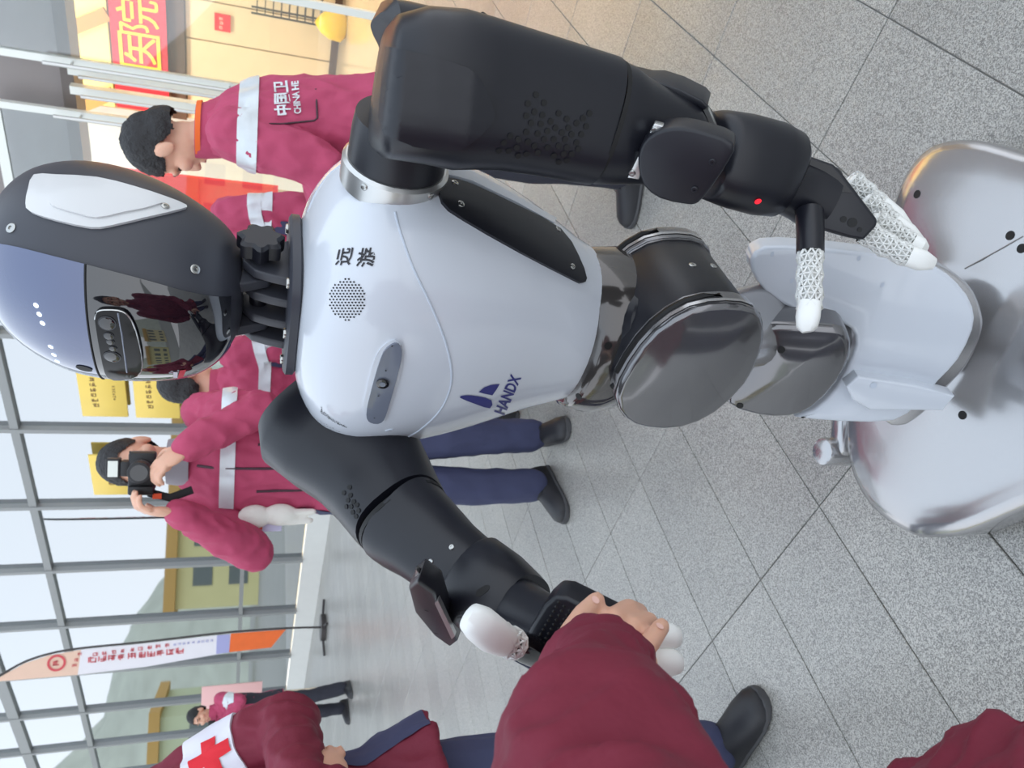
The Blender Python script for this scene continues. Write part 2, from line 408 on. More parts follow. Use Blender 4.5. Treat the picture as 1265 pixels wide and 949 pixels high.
# ---- entrance: grey fascia, sliding glass doors, deep warm lobby
M_fascia = mat('warm_grey_fascia', (150, 142, 140), .45, nscale=4, namt=.04)
M_fas2 = mat('dark_grey_edge', (112, 104, 100), .5)
fa = fbox('wall_entrance', -6, 4.36, 7.3, 7.6, 2.88, 6.6, M_fascia); tag(fa, 'warm grey fascia over the hospital entrance', kind='structure')
fbox('fascia_edge', -6, 4.36, 7.26, 7.62, 2.78, 2.88, M_fas2, fa)
M_cream = mat('cream_wall_panel', (232, 212, 178), .35, nscale=3, namt=.03)
M_seam = mat('panel_joint', (168, 146, 112), .6)
M_yel = mat('yellow_backlit_panel', (250, 222, 138), .5, emit=((255, 226, 140), .45))
M_tan = mat('tan_strut', (188, 150, 92), .5)
M_banner = mat('red_banner_cloth', (222, 40, 58), .7, nscale=20, namt=.05)
M_yprint = mat('yellow_print', (250, 226, 50), .6)
M_brown = mat('dark_brown_trim', (92, 74, 62), .5)
we = fbox('wall_lobby', -6, 6.2, 13.55, 13.7, 0, 6.5, M_seam); tag(we, 'cream panelled back wall inside the entrance lobby', kind='structure')
s = -2.0
while s < 6.1:
    wdt = .62
    fbox('wall_panel', s + .012, min(s + wdt, 6.19) - .012, 13.51, 13.56, .12, 2.38, M_cream, we); s += wdt
fbox('skirting', -6, 6.2, 13.48, 13.56, 0, .12, M_brown, we)
fbox('trim_strip', -6, 6.2, 13.46, 13.56, 2.40, 2.63, M_brown, we)
s = -2.0
while s < 6.1:
    fbox('light_panel', s + .02, min(s + 1.5, 6.19) - .02, 13.52, 13.56, 3.52, 6.3, M_yel, we); s += 1.5
for k in range(7):       # diagonal struts in front of the yellow panels
    s0 = -1.6 + 1.25 * k
    a, b_ = FW(s0, 13.46, 3.5), FW(s0 + .75, 13.46, 4.75); t = (b_ - a).normalized(); sd_ = t.cross(E2).normalized()
    box('strut', (a + b_) / 2, t * ((b_ - a).length / 2), sd_ * .1, E2 * .03, M_tan, we)
# red banner with yellow lettering
bn = fbox('banner', 1.2, 6.1, 13.38, 13.41, 2.66, 3.46, M_banner); tag(bn, 'long red banner with yellow Chinese lettering over the cream lobby wall', 'banner')
XR = -E1
for ch, px_ in (('医', 63), ('院', 22)):
    sc, zc = fac(172, px_, 13.36)
    text_on('lettering', ch, FW(sc, 13.365, 3.06), XR, UPZ, M_yprint, bn, .56, .60)
rb = fbox('display_board', 6.25, 8.6, 11.55, 11.62, .9, 3.5, M_banner); tag(rb, 'plain red display board standing in the lobby beside the glass doors', 'board')
for q in (6.35, 8.5): fbox('leg', q - .03, q + .03, 11.55, 11.62, 0, .9, M_alu, rb)
sc, zc = fac(275, 28, 13.5)
ns = fbox('wall_sign', sc - .13, sc + .13, 13.48, 13.51, zc - .12, zc + .12, M_banner); tag(ns, 'small red square sign on the cream lobby wall', 'sign')
marks('print', 3, FW(sc, 13.475, zc + .02), XR, UPZ, .07, .06, mat('pale_print', (240, 200, 185), .6), ns, 3)
# rack and bags at the end of the lobby
p0 = fac(385, 12, 13.0)
rk = empty('wire_rack', FW(p0[0], 13.0, 0))
M_wire = mat('dark_wire', (74, 72, 74), .5, metal=.5)
for k in range(9): fbox('rail', p0[0] - .42, p0[0] + .18, 12.9, 13.2, .35 + .12 * k, .365 + .12 * k, M_wire, rk)
for q in (-.42, .18):
    for dd in (12.9, 13.2): fbox('post', p0[0] + q - .012, p0[0] + q + .012, dd - .012, dd + .012, 0, 1.4, M_wire, rk)
tag(rk, 'dark wire rack against the cream lobby wall', 'rack')
p1 = fac(400, 33, 12.6)
tag(tube('yellow_bag', [FW(p1[0] - .05, 12.6, z) for z in (.0, .08, .25, .38, .46)], [(.16, .12), (.24, .16), (.22, .15), (.14, .10), (.03, .02)], mat('yellow_plastic_bag', (246, 200, 30), .4, bump=.5, bscale=12), up=Vector((0, 1, 0)), n=18), 'bright yellow plastic bag on the lobby floor by the wire rack', 'bag')
# doors: two sliding leaves with tube handles
M_whitef = mat('white_door_frame', (236, 238, 232), .3, metal=.2)
for k, (s0, s1, D, lab) in enumerate(((3.36, 4.3, 7.12, 'glass door leaf with white frame beside the red display board'), (2.05, 2.86, 7.02, 'outer glass door leaf with white frame in front of the red banner'))):
    r = empty('glass_door', FW((s0 + s1) / 2, D, 0)); tag(r, lab, 'door')
    for a in (s0, s1): fbox('stile', a - .03, a + .03, D - .025, D + .025, 0, 3.4, M_whitef, r)
    fbox('rail', s0, s1, D - .02, D + .02, 0, .1, M_whitef, r); fbox('rail', s0, s1, D - .02, D + .02, 3.34, 3.42, M_whitef, r)
    fbox('pane', s0 + .03, s1 - .03, D - .006, D + .006, .1, 3.34, M_clear, r)
    hs = s0 - .0 if k == 0 else s1
    for dd in (-.11,):
        h = tube('handle', [FW(hs, D + dd, z) for z in (1.25, 2.0, 2.92)], [.016] * 3, M_alu, r, n=12)
        for z in (1.5, 2.72): tube('bracket', [FW(hs, D + dd, z), FW(hs, D, z)], [.01, .01], M_alu, h, n=8)
for k, s_ in enumerate((3.0, 3.17)):
    pl = fbox('door_post', s_ - .035, s_ + .035, 7.16, 7.24, 0, 2.8, M_whitef); tag(pl, ('slim white door post between the sliding glass leaves', 'second slim white door post next to the glass leaf by the red board')[k], 'post')
    tube('handle', [FW(s_, 7.06, z) for z in (1.25, 2.0, 2.70)], [.016] * 3, M_alu, pl, n=12)
# lobby lamps (real ceiling panels)
M_lamp = mat('lamp_diffuser', (255, 240, 215), .5, emit=((255, 236, 200), 6))
for k in range(3):
    c = FW(-.4 + 2.4 * k, 11.2, 6.55)
    lp = fbox('ceiling_light', -.9 + 2.4 * k, .1 + 2.4 * k, 10.7, 11.7, 6.5, 6.6, M_lamp); tag(lp, 'square warm ceiling light panel over the entrance lobby', 'ceiling light', 'entrance lobby ceiling lights')
    ld = bpy.data.lights.new('lobby_light', 'AREA'); ld.size = 1.0; ld.energy = 110; ld.color = (1, .87, .66)
    lo = bpy.data.objects.new('lobby_light', ld); COL.objects.link(lo); lo.location = c - UPZ * .1
for k in range(3):
    lp = fbox('ceiling_light', 8.4 + 4 * k, 9.4 + 4 * k, 10.3, 11.3, 6.5, 6.6, M_lamp); tag(lp, 'square ceiling light panel behind the glass front', 'ceiling light', 'lobby ceiling lights behind the glass')
    ld = bpy.data.lights.new('lobby_light', 'AREA'); ld.size = 1.0; ld.energy = 260; ld.color = (1, .95, .86)
    lo = bpy.data.objects.new('lobby_light', ld); COL.objects.link(lo); lo.location = FW(8.9 + 4 * k, 10.8, 6.45)

# ---- brass plaques on the glass front
M_brass = mat('yellow_brass_plaque', (246, 212, 106), .35, metal=.15, nscale=5, namt=.05)
M_pprint = mat('dark_print', (120, 84, 50), .6)
def plaque(s0, s1, z0, z1, lab, lines):
    o = fbox('plaque', s0, s1, 7.255, 7.285, z0, z1, M_brass, None, .012)
    tag(o, lab, 'plaque', 'brass plaques on the glass front')
    for q, (t_, z, w, h) in enumerate(lines): marks('print', t_, FW((s0 + s1) / 2, 7.2535, z), XR, UPZ, w / t_, h, M_pprint, o, q + int(s0 * 10))
plaque(6.45, 7.26, 2.62, 3.12, 'yellow brass plaque with two lines of print, upper one beside the robot head', [(6, 2.96, .5, .07), (6, 2.75, .24, .03)])
plaque(6.45, 7.27, 2.04, 2.54, 'yellow brass plaque with one line of print below the other plaque', [(6, 2.37, .5, .07)])
plaque(7.95, 8.73, 2.68, 3.13, 'yellow brass plaque partly hidden behind the photographer', [(4, 2.9, .4, .07)])
# ---- feather flag
fb = FW(0, 0); B0 = ground(402, 775)
fr_ = empty('feather_flag', B0); tag(fr_, 'tall pale feather flag with red Chinese lettering and orange foot in front of the glass', 'flag')
M_pole = mat('dark_pole', (70, 66, 66), .4, metal=.4)
M_flag = mat('pale_flag_cloth', (236, 232, 236), .75, nscale=6, namt=.03); M_flago = mat('orange_flag_cloth', (240, 112, 52), .75, nscale=8, namt=.1)
M_flagp = mat('peach_flag_cloth', (236, 200, 178), .75, nscale=8, namt=.05); M_flagr = mat('red_flag_print', (214, 84, 92), .7); M_flagb = mat('lilac_flag_print', (170, 170, 214), .7)
n_ = Vector((0, -1, 0)); YF = B0.y
def fp(x, y): return atY(x, y, YF)
pole = [B0 + UPZ * .03, fp(360, 776), fp(285, 781), fp(180, 793), fp(100, 801), fp(60, 808), fp(30, 818), fp(8, 830), fp(-12, 842)]
tube('pole', smoothpoly(pole, 3, False), [.016] * (3 * (len(pole) - 1) + 1), M_pole, fr_, n=8)
for k in range(4):
    a = math.radians(25 + 90 * k); tube('foot', [B0 + UPZ * .05, B0 + Vector((math.cos(a) * .42, math.sin(a) * .42, .02))], [.022, .018], M_pole, fr_, n=8)
cyl('base_ring', B0 + UPZ * .005, UPZ, .2, .07, M_pole, fr_, n=18)
def cloth(name, pxs, m, k=.0):
    P = [fp(x, y) for x, y in pxs]; return prism(name, P, n_, .006, m, fr_)
cloth('cloth', [(285, 783), (180, 795), (100, 803), (96, 834), (180, 824), (283, 806)], M_flag)
cloth('top_cloth', [(100, 803), (60, 810), (30, 820), (8, 832), (-10, 843), (0, 842), (48, 838), (96, 834)], M_flagp)
cloth('orange_cloth', [(353, 778), (285, 783), (283, 806), (335, 800)], M_flago)
def onflag(n, x0, y0, x1, y1, hpx, m, seed):
    a, b_ = fp(x0, y0), fp(x1, y1)
    for k in range(n):
        o = a.lerp(b_, k / max(1, n - 1)); o.y -= .012; u = depth(o) / FPX
        marks('print', 1, o, Vector((1, 0, 0)), UPZ, hpx * u * 1.15, hpx * u, m, fr_, seed * 31 + k)
onflag(10, 114, 815, 222, 804, 9, M_flagr, 1)
onflag(9, 118, 808, 206, 797, 5.5, M_flagr, 2)
onflag(9, 216, 796, 262, 791, 3.5, M_flagb, 3)
onflag(3, 98, 808, 92, 822, 5, M_flagr, 4)
o = fp(70, 819); o.y -= .012
mk('emblem', ring(o, Vector((1, 0, 0)), UPZ, .115, .115, 20) + ring(o, Vector((1, 0, 0)), UPZ, .085, .085, 20), [(i, (i + 1) % 20, 20 + (i + 1) % 20, 20 + i) for i in range(20)], M_flagr, fr_, smooth=False)
onflag(1, 70, 819, 70, 819, 8, M_flagr, 5)
cloth('lilac_print', [(284, 783.5), (268, 785), (267, 808), (283, 806)], M_flagb).location.y -= .008
# small round sticker on the plinth
sp = fac(382, 862, 7.33)
ro = cyl('sticker', FW(sp[0], 7.338, max(.12, sp[1])), -E2, .09, .01, mat('blue_sticker', (70, 140, 225), .5)); tag(ro, 'small round blue sticker on the white plinth', 'sticker')

# ---- what the glass mirrors: wooded hill and low buildings across the forecourt
M_hill = mat('hazy_wooded_hill', (186, 188, 172), .95, nscale=.25, namt=.25)  # haze painted into the hill's pale colour
hx = []
for i in range(40):
    row = []
    for j in range(14):
        Y = -60 + 170 * i / 39; k = j / 13
        top = 16.0 + 7 * math.sin(i * .23 + .4) + 2.2 * math.sin(i * .9) + .16 * max(0, Y - 5)
        row.append(Vector((-95 - 55 * k, Y, top * math.sin(k * math.pi * .62) * (1 + .05 * math.sin(i * 1.7 + j)) - .3)))
    hx.append(row)
V = [p for r in hx for p in r]; F = [(i * 14 + j, i * 14 + j + 1, (i + 1) * 14 + j + 1, (i + 1) * 14 + j) for i in range(39) for j in range(13)]
tag(mk('hills', V, F, M_hill), 'hazy wooded hill across the forecourt, mirrored in the glass', kind='structure')
gd = mk('ground_far', [(-160, -80, -.13), (-9, -80, -.13), (-9, 120, -.13), (-160, 120, -.13)], [(0, 1, 2, 3)], mat('pale_asphalt', (160, 158, 150), .9, nscale=.6, namt=.1), smooth=False)
tag(gd, 'pale asphalt road beyond the forecourt', kind='structure')
for k, (x, y, w, h, lab) in enumerate(((-52, -6, 12, 5.2, 'low cream building with tan roof across the road'), (-58, 14, 16, 6.0, 'long pale yellow building with tan roof below the hill'), (-62, 38, 14, 7.0, 'pale green building with flat roof at the hill foot'))):
    b0 = empty('building', (x, y, -.13)); tag(b0, lab, 'building', 'buildings across the road')
    mw = mat('wall_paint_%d' % k, ((228, 214, 166), (226, 218, 160), (206, 214, 178))[k], .8, nscale=1, namt=.05)
    box('wall', (x, y, h / 2 - .13), (4, 0, 0), (0, w / 2, 0), (0, 0, h / 2), mw, b0)
    box('roof', (x, y, h + .25), (4.6, 0, 0), (0, w / 2 + .6, 0), (0, 0, .4), mat('tan_roof', (204, 164, 96), .8), b0)
    for q in range(int(w // 3)):
        yy = y - w / 2 + 1.5 + 3 * q
        for zz in (1.4, 4.0): box('window', (x + 4.02, yy, zz), (.04, 0, 0), (0, .8, 0), (0, 0, .7), mat('dark_window', (110, 118, 116), .3), b0)
# ================================================================== humanoid service robot
PHI = math.radians(47); O = Vector((0.115, 1.10, 0))
RF = Vector((-math.sin(PHI), -math.cos(PHI), 0)); RL = Vector((math.cos(PHI), -math.sin(PHI), 0))
RB = empty('robot', (0.11, 0.9, 0))
tag(RB, 'white and black humanoid robot on a silver wheeled base shaking hands', 'robot')
def rloft(name, L, m, parent, n=48, org=O, fwd=RF, lat=RL, cap=True):
    """levels (z, cf, cl, a, df, db, ex[, tilt]) -> closed body"""
    R = []
    for lv in L:
        z, cf, cl, a, df, db, ex = lv[:7]; tilt = lv[7] if len(lv) > 7 else 0
        row = []
        for j in range(n):
            th = 2 * math.pi * j / n; c = spow(math.cos(th), 2 / ex); s = spow(math.sin(th), 2 / ex)
            d = df if s > 0 else db
            row.append(org + lat * (cl + a * c) + fwd * (cf + d * s) + UPZ * (z + tilt * c))
        R.append(row)
    V, F = lofts(R, cap); return mk(name, V, F, m, parent, sharp=50)
# ---- torso
def interp(L, k=3):
    L = np.array(L, float); out = []
    P = smoothless = L
    n = len(L)
    for i in range(n - 1):
        a, b, c, d = L[max(0, i - 1)], L[i], L[i + 1], L[min(n - 1, i + 2)]
        for q in range(k):
            t = q / k; out.append(0.5 * ((2 * b) + (c - a) * t + (2 * a - 5 * b + 4 * c - d) * t * t + (3 * b - a - 3 * c + d) * t ** 3))
    out.append(L[-1]); return [tuple(r) for r in out]
TL = [(1.205, 0, 0, .085, .085, .08, 2.6), (1.203, 0, 0, .10, .10, .09, 2.6), (1.192, 0, 0, .14, .125, .11, 2.6), (1.168, 0, 0, .185, .15, .125, 2.6), (1.13, 0, 0, .218, .165, .135, 2.6), (1.08, 0, 0, .228, .172, .142, 2.5),
      (1.01, 0, 0, .218, .169, .145, 2.4), (.94, .0, 0, .196, .158, .145, 2.3), (.87, .005, 0, .164, .138, .138, 2.2), (.81, .015, 0, .132, .118, .125, 2.2), (.785, .02, 0, .122, .108, .118, 2.2)]
torso = rloft('torso_shell', interp(TL), M_white, RB)
BT = bvh_of(torso)
lineon('seam_line', smoothpoly([(488, 262), (494, 285), (510, 330), (530, 372), (546, 410), (556, 445), (557, 475), (545, 505), (520, 530), (490, 547), (478, 553)], 4, False), BT, M_ridge, torso, .0016)
lineon('shoulder_seam', smoothpoly([(380, 262), (392, 235), (410, 212), (436, 196)], 4, False), BT, M_ridge, torso, .0012)
panel('side_panel', smoothpoly([(540, 224), (556, 224), (582, 231), (640, 258), (690, 285), (712, 318), (722, 345), (716, 350), (706, 346), (640, 312), (570, 272), (545, 252)], 2), BT, M_black, torso, .005)
for x, y in ((560, 230), (567, 255), (686, 286), (704, 331)): screw(BT, x, y, .0042, torso, off=.005)
rear = panel('rear_edge', [(542, 196), (556, 200), (690, 274), (690, 282), (640, 254), (582, 226), (556, 219), (541, 219)], BT, M_white, torso, .004)
# chest camera pod
pod = panel('camera_recess', smoothpoly([(476, 424), (488, 419), (496, 427), (497, 450), (483, 500), (474, 520), (458, 521), (450, 508), (452, 485), (464, 440)], 3), BT, M_white, torso, .0025)
pg = panel('camera_window', smoothpoly([(481, 425), (490, 422), (496, 430), (493, 452), (479, 502), (471, 518), (458, 518), (453, 508), (458, 482), (471, 438)], 3), BT, M_podgrey, torso, .006)
p_, n_ = hit(BT, 473, 469, .006); cyl('camera_lens', p_, n_, .0085, .003, M_lens, torso, bevel=.001)
cyl('lens_core', p_ + n_ * .0028, n_, .004, .001, M_podgrey, torso)
for x, y in ((484, 423), (477, 453), (468, 484), (463, 511)): dot(BT, x, y, .0012, torso, M_blackg, 'pin_hole', .0075)
# speaker grilles
G = [(x, y) for i in range(-9, 10) for j in range(-9, 10) for x, y in [(429 + i * 4.2 + (j % 2) * 2.1, 370 + j * 3.6)] if ((x - 429) / 22.5) ** 2 + ((y - 370) / 26) ** 2 < 1]
dots_joined('speaker_grille', G, BT, .0012, M_blackg, torso, aspect=1.2)
G = [(x, y) for i in range(-9, 10) for j in range(-7, 8) for x, y in [(403 + i * 3.4 + j * .8, 531 + j * 2.6 + i * .9)] if abs((x - 403) - .0 * (y - 531)) < 19 and abs((y - 531) - .55 * (x - 403)) < 8]
dots_joined('right_grille', G, BT, .0010, M_blackg, torso, aspect=1.0)
# lettering
def px_text(name, s, cx, cy, xd, yd, bvh, m, parent, off=.0009, maxe=5, bold=0.0):
    """xd: photo vector of the full text width, yd: photo vector of the full text height (towards glyph top)"""
    V, F, w, h = text2d(s, bold=bold)
    decal2d(name, [(cx + xd[0] * v[0] / w + yd[0] * v[1] / h, cy + xd[1] * v[0] / w + yd[1] * v[1] / h) for v in V], F, bvh, m, parent, off, maxe)
px_text('lettering', '远', 426, 317, (5, -22), (-19, 1), BT, M_inkp, torso, bold=.018)
px_text('lettering', '游', 453, 318, (5, -24), (-22, 1), BT, M_inkp, torso, bold=.018)
px_text('lettering', 'HANDX', 627, 487, (21, -47), (-13, -5), BT, M_navyp, torso, bold=.028)
decal2d('emblem', smoothpoly([(568, 491), (574, 488), (590, 489), (607, 494), (605, 504), (588, 499)], 2), [tuple(range(12))], BT, M_navyp, torso, .0009)
decal2d('emblem', [(591, 484), (598, 478), (607, 475), (617, 474), (613, 481), (608, 488), (598, 486)], [tuple(range(7))], BT, M_navyp, torso, .0009)
# ---- waist
WL = [(.80, .028, 0, .117, .112, .105, 2.2, -.0), (.792, .03, 0, .124, .119, .112, 2.2, -.004), (.75, .032, 0, .130, .122, .118, 2.3, -.02), (.71, .035, 0, .128, .114, .118, 2.4, -.034), (.69, .035, 0, .118, .10, .11, 2.4, -.04), (.682, .035, 0, .10, .085, .095, 2.4, -.04)]
waist = rloft('waist_shell', WL, M_gun, RB); BW = bvh_of(waist)
for x, y in ((751, 427), (715, 490)): dot(BW, x, y, .006, waist, M_blackg, 'bolt_hole')
# ---- hip joint: two thick slotted plates and a black block between them
HN = Vector((-.62, -.78, .06)).normalized(); HP = atY(853, 453, .90)
face = smoothpoly([(762, 492), (774, 519), (800, 530), (842, 530), (885, 511), (922, 475), (941, 437), (945, 405), (934, 383), (900, 377), (855, 384), (812, 412), (780, 452)], 2)
fpts = [onplane(p.x, p.y, HP, HN) for p in [Vector((a[0], a[1])) for a in face]]
pl1 = rprism('joint_plate', fpts, HN, .034, .008, M_disc, RB, .012)
pl2 = prism('joint_plate', [p - HN * .185 for p in fpts], HN, .036, M_disc, RB, bevel=.004)
cen = sum(fpts, Vector()) / len(fpts)
hb = prism('hip_block', [cen + (p - cen) * .96 - HN * .035 for p in fpts], HN, .15, M_black, RB, bevel=.004)
# bright rims
for P, off in ((pl1, .004), (pl2, .189)):
    rim = [cen + (p - cen) * 1.012 - HN * (off + .006) for p in fpts]; rim2 = [q - HN * .006 for q in rim]
    n = len(rim); mk('rim_band', rim + rim2, [(i, (i + 1) % n, n + (i + 1) % n, n + i) for i in range(n)], M_silver, P)
    ss = [cen + (p - cen) * 1.004 - HN * (off + .020) for p in fpts]
    k0 = [i for i, p in enumerate(ss)]
    up_ = [p for p in ss if (p - cen).dot(UPZ) + .6 * (p - cen).dot(Vector((.7, -.6, 0))) > .045]
    tube('slot', up_, [.0045] * len(up_), M_blackg, P, n=6)
BH = bvh_of(hb)
for x, y in ((862, 299), (881, 329)):
    screw(BH, x, y, .005, hb)
# wedge linking waist to hip
core = tube('waist_joint', [O + RF * .03 + UPZ * .74, cen - HN * .09 + UPZ * .03, cen - HN * .09], [.072, .068, .06], M_black, RB, n=24)
# ---- leg: grey knee cover in a white shin shell
LN = Vector((-.45, -.80, .40)).normalized(); LP = atY(1060, 410, .93)
kn_n = Vector((-.60, -.72, .35)).normalized(); KP = atY(975, 455, .965)
kpoly = smoothpoly([(898, 500), (908, 468), (924, 432), (938, 410), (950, 402), (985, 402), (1030, 404), (1048, 412), (1052, 440), (1035, 475), (1005, 505), (975, 517), (935, 515)], 2)
knee = rprism('knee_cover', [onplane(p[0], p[1], KP, kn_n) for p in kpoly], kn_n, .10, .012, M_disc, RB, .012); BK = bvh_of(knee)
for x, y in ((965, 432), (914, 501)): dot(BK, x, y, .0058, knee, M_blackg, 'bolt_hole', .001, n=14)
neckp = tube('shin_column', [cen - HN * .08 - UPZ * .04, atY(985, 395, 1.08), Vector((.13, 1.03, .33)), Vector((.13, .99, .20))], [(.06, .06), (.075, .07), (.085, .08), (.09, .085)], M_silver, RB, n=24, ex=3)
lpoly = smoothpoly([(927, 322), (945, 305), (1000, 306), (1060, 312), (1110, 319), (1155, 330), (1185, 352), (1203, 380), (1203, 408), (1185, 445), (1160, 472), (1135, 500), (1105, 521), (1040, 522), (982, 516), (1006, 507), (1034, 480), (1054, 440), (1057, 415), (1042, 401), (1000, 392), (960, 372), (935, 348)], 2)
shin = rprism('shin_shell', [onplane(p[0], p[1], LP, LN) for p in lpoly], LN, .05, .007, M_white, RB); BS = bvh_of(shin)
for x, y in ((954, 314), (1061, 319), (1090, 352), (978, 347)): dot(BS, x, y, .0042, shin, M_ridge, 'bolt_hole', .0008, .6, 12)
lp2 = smoothpoly([(1100, 330), (1150, 325), (1195, 350), (1213, 385), (1213, 412), (1195, 452), (1165, 485), (1140, 512), (1110, 527), (1090, 500)], 3)
rprism('shell_edge', [onplane(p[0], p[1], LP - LN * .022, LN) for p in lp2], LN, .05, .005, M_silver, RB)
# boxy latch on the shell
hp = [onplane(x, y, LP + LN * .026, LN) for x, y in ((1046, 478), (1060, 465), (1130, 476), (1180, 490), (1165, 508), (1075, 507), (1054, 495))]
lt = rprism('latch', hp, LN, .032, .004, M_white, RB, sharp=30)
p_, n_ = hit(bvh_of(lt), 1079, 476, .0006); cyl('bolt_hole', p_, n_, .005, .0006, M_ridge, lt)
# ---- wheeled base
bo = [(.375, 1.12), (.43, 1.09), (.462, 1.035), (.445, .955), (.40, .87), (.345, .76), (.27, .66), (.14, .60), (.00, .64), (-.10, .73), (-.17, .85), (-.222, .94), (-.243, 1.0), (-.25, 1.06), (-.217, 1.15), (-.14, 1.21), (-.03, 1.22), (.08, 1.19), (.17, 1.16), (.28, 1.15)]
bo = smoothpoly([(a, b, 0) for a, b in bo], 3); bc = Vector((.13, .965, 0))
def bring(k, z, sx=0): return [Vector((bc.x + (p.x - bc.x) * k, bc.y + (p.y - bc.y) * k, z)) for p in bo]
V, F = lofts([bring(.90, .022), bring(.985, .03), bring(1.0, .045), bring(1.0, .10), bring(.985, .112), bring(.93, .122), bring(.8, .128), bring(.65, .130), bring(.5, .133), bring(.4, .136), bring(.34, .14), bring(.30, .142)])
base = mk('base_cover', V, F, M_silver, RB, sharp=60); BB = bvh_of(base)
for x, y in ((1133, 240), (1248, 291), (1262, 307), (1189, 513)): dot(BB, x, y, .0075, base, M_blackg, 'bolt_hole', .0008, n=14)
lineon('seam_line', [(1192, 332), (1225, 314), (1264, 292)], BB, mat('grey_seam', (130, 128, 128), .5), base, .0012)
sk = mk('skirt', *lofts([bring(.88, .004), bring(.90, .03)]), M_black, base)
for k, (a, b) in enumerate(((.36, 1.03), (-.14, 1.07), (.14, .70))):
    wv = cyl('wheel', (a - .02, b, .04), (1, 0, 0), .04, .04, mat('rubber', (40, 40, 42), .8), base, bevel=.005)
kb = atY(1040, 553, 1.2); kb = ground(1040, 553, .09)
bk = tube('bracket', [kb + Vector((.075, -.01, .0)), kb + Vector((.0, 0, .0))], [(.024, .028), (.02, .024)], M_silver, base, ex=3, round_ends=True)
cyl('bumper', kb + Vector((-.01, .015, -.035)), UPZ, .030, .075, M_silver, base, bevel=.008)
# ---- shoulder ring and left arm (hanging)
SJ = atY(490, 200, .925)
sr = mk('shoulder_ring', *lofts([ring(SJ - RL * .03, *frame(RL, UPZ)[1:], .066, .066, 40), ring(SJ - RL * .002, *frame(RL, UPZ)[1:], .066, .066, 40), ring(SJ + RL * .002, *frame(RL, UPZ)[1:], .062, .062, 40)]), M_alu, RB)
BR = bvh_of(sr)
for x, y in ((450, 231), (532, 243)): screw(BR, x, y, .004, sr)
sh = mk('shoulder_joint', *lofts([ring(SJ - RL * .01, *frame(RL, UPZ)[1:], .060, .060, 40), ring(SJ + RL * .04, *frame(RL, UPZ)[1:], .059, .059, 40), ring(SJ + RL * .058, *frame(RL, UPZ)[1:], .057, .057, 40)]), M_black, RB)
ua = ptube('upper_arm', [(460, 108, .80, 40, .8), (463, 108, .80, 74, .9), (472, 108, .80, 84, .95), (520, 108, .80, 90, .95), (560, 113, .80, 92, .95), (590, 117, .80, 88, .95), (620, 122, .80, 84, .95), (670, 133, .80, 80, .95), (735, 149, .80, 76, .95)], M_black, RB, ex=3.2, n=40)
for v in ua.data.vertices:       # slanted top of the housing
    q = v.co - CAM; w_ = q.dot(CF); u_ = q.dot(CX) * FPX / w_ * CR + q.dot(CU) * FPX / w_ * SR; yy = 474.5 - u_; xx = 632.5 + q.dot(CX) * FPX / w_ * SR - q.dot(CU) * FPX / w_ * CR
    k = max(0, min(1, 1 - (xx - 455) / 80)); sh_ = max(-3, min(36, (185 - yy) * .2 - 6)) * k
    v.co += (atY(560, 113, .8) - atY(500, 105, .8)).normalized() * sh_ * w_ / FPX
BU = bvh_of(ua)
panel('arm_front_plate', smoothpoly([(480, 66), (488, 60), (560, 78), (588, 92), (606, 128), (608, 150), (575, 180), (545, 184), (478, 166), (474, 120)], 2), BU, M_black, ua, .004)
mk('collar_line', *tubeVF([atY(736, 149, .80), atY(741, 150.5, .80)], [74.5 * depth(atY(736, 149, .8)) / FPX] * 2, up=(CAM - atY(736, 149, .8)).normalized(), n=40, ex=2.6), M_blackg, ua)
HO = [(662, 117), (652, 128), (672, 127), (660, 138), (650, 143), (670, 142), (690, 140), (680, 150), (668, 153), (656, 152), (700, 147), (686, 158), (676, 162), (664, 165), (650, 163), (640, 172), (652, 175), (638, 182), (622, 176), (630, 168), (628, 186), (616, 186), (672, 172), (684, 172), (694, 164), (702, 158), (712, 152), (720, 146), (728, 140), (706, 166), (698, 172), (690, 180), (700, 182), (712, 176), (718, 166), (724, 156), (676, 182), (684, 192), (696, 190), (706, 190), (714, 184), (690, 200), (700, 198), (660, 180), (664, 188), (650, 190), (640, 192)]
for i, (x, y) in enumerate(HO): dot(BU, x, y, .0034, ua, M_blackg, 'vent_hole', .0012)
hood = ptube('arm_rear_cover', [(478, 46, .845, 26, 1.6), (482, 44, .845, 40, 1.6), (500, 46, .845, 40, 1.6), (580, 62, .84, 38, 1.6), (600, 70, .84, 34, 1.6), (640, 90, .83, 10, 1.6)], M_black, RB, ex=4)
cl = ptube('arm_clip', [(578, 36, .80, 10), (590, 40, .79, 24, .6), (600, 46, .79, 20, .5)], M_black, RB, ex=4)
box('arm_slot_plate', atY(563, 48, .79), (atY(575, 50, .79) - atY(550, 44, .79)) * .5, (atY(563, 56, .79) - atY(563, 42, .79)) * .5, Vector((0, .006, 0)), M_alu, RB, .001)
el = ptube('elbow_link', [(740, 150, .80, 73), (752, 154, .80, 72), (770, 160, .80, 66), (800, 168, .80, 58), (835, 176, .80, 52), (850, 180, .80, 44)], M_black, RB, ex=2.8, n=36); BE = bvh_of(el)
dk = atY(845, 205, .715); dn = (CAM - dk).normalized() * .75 + Vector((-.4, 0, .1)); dn.normalize()
dpl = [onplane(x, y, dk, dn) for x, y in smoothpoly([(800, 170), (820, 160), (845, 158), (875, 165), (907, 178), (900, 200), (882, 228), (862, 252), (845, 253), (815, 246), (795, 230), (788, 205), (790, 185)], 2)]
dsk = prism('elbow_plate', dpl, dn, .035, M_black, RB, bevel=.005); BD = bvh_of(dsk)
for x, y in ((880, 200), (858, 234)): screw(BD, x, y, .0034, dsk, M_black)
dk2 = dk + (CAM - dk) * -.06
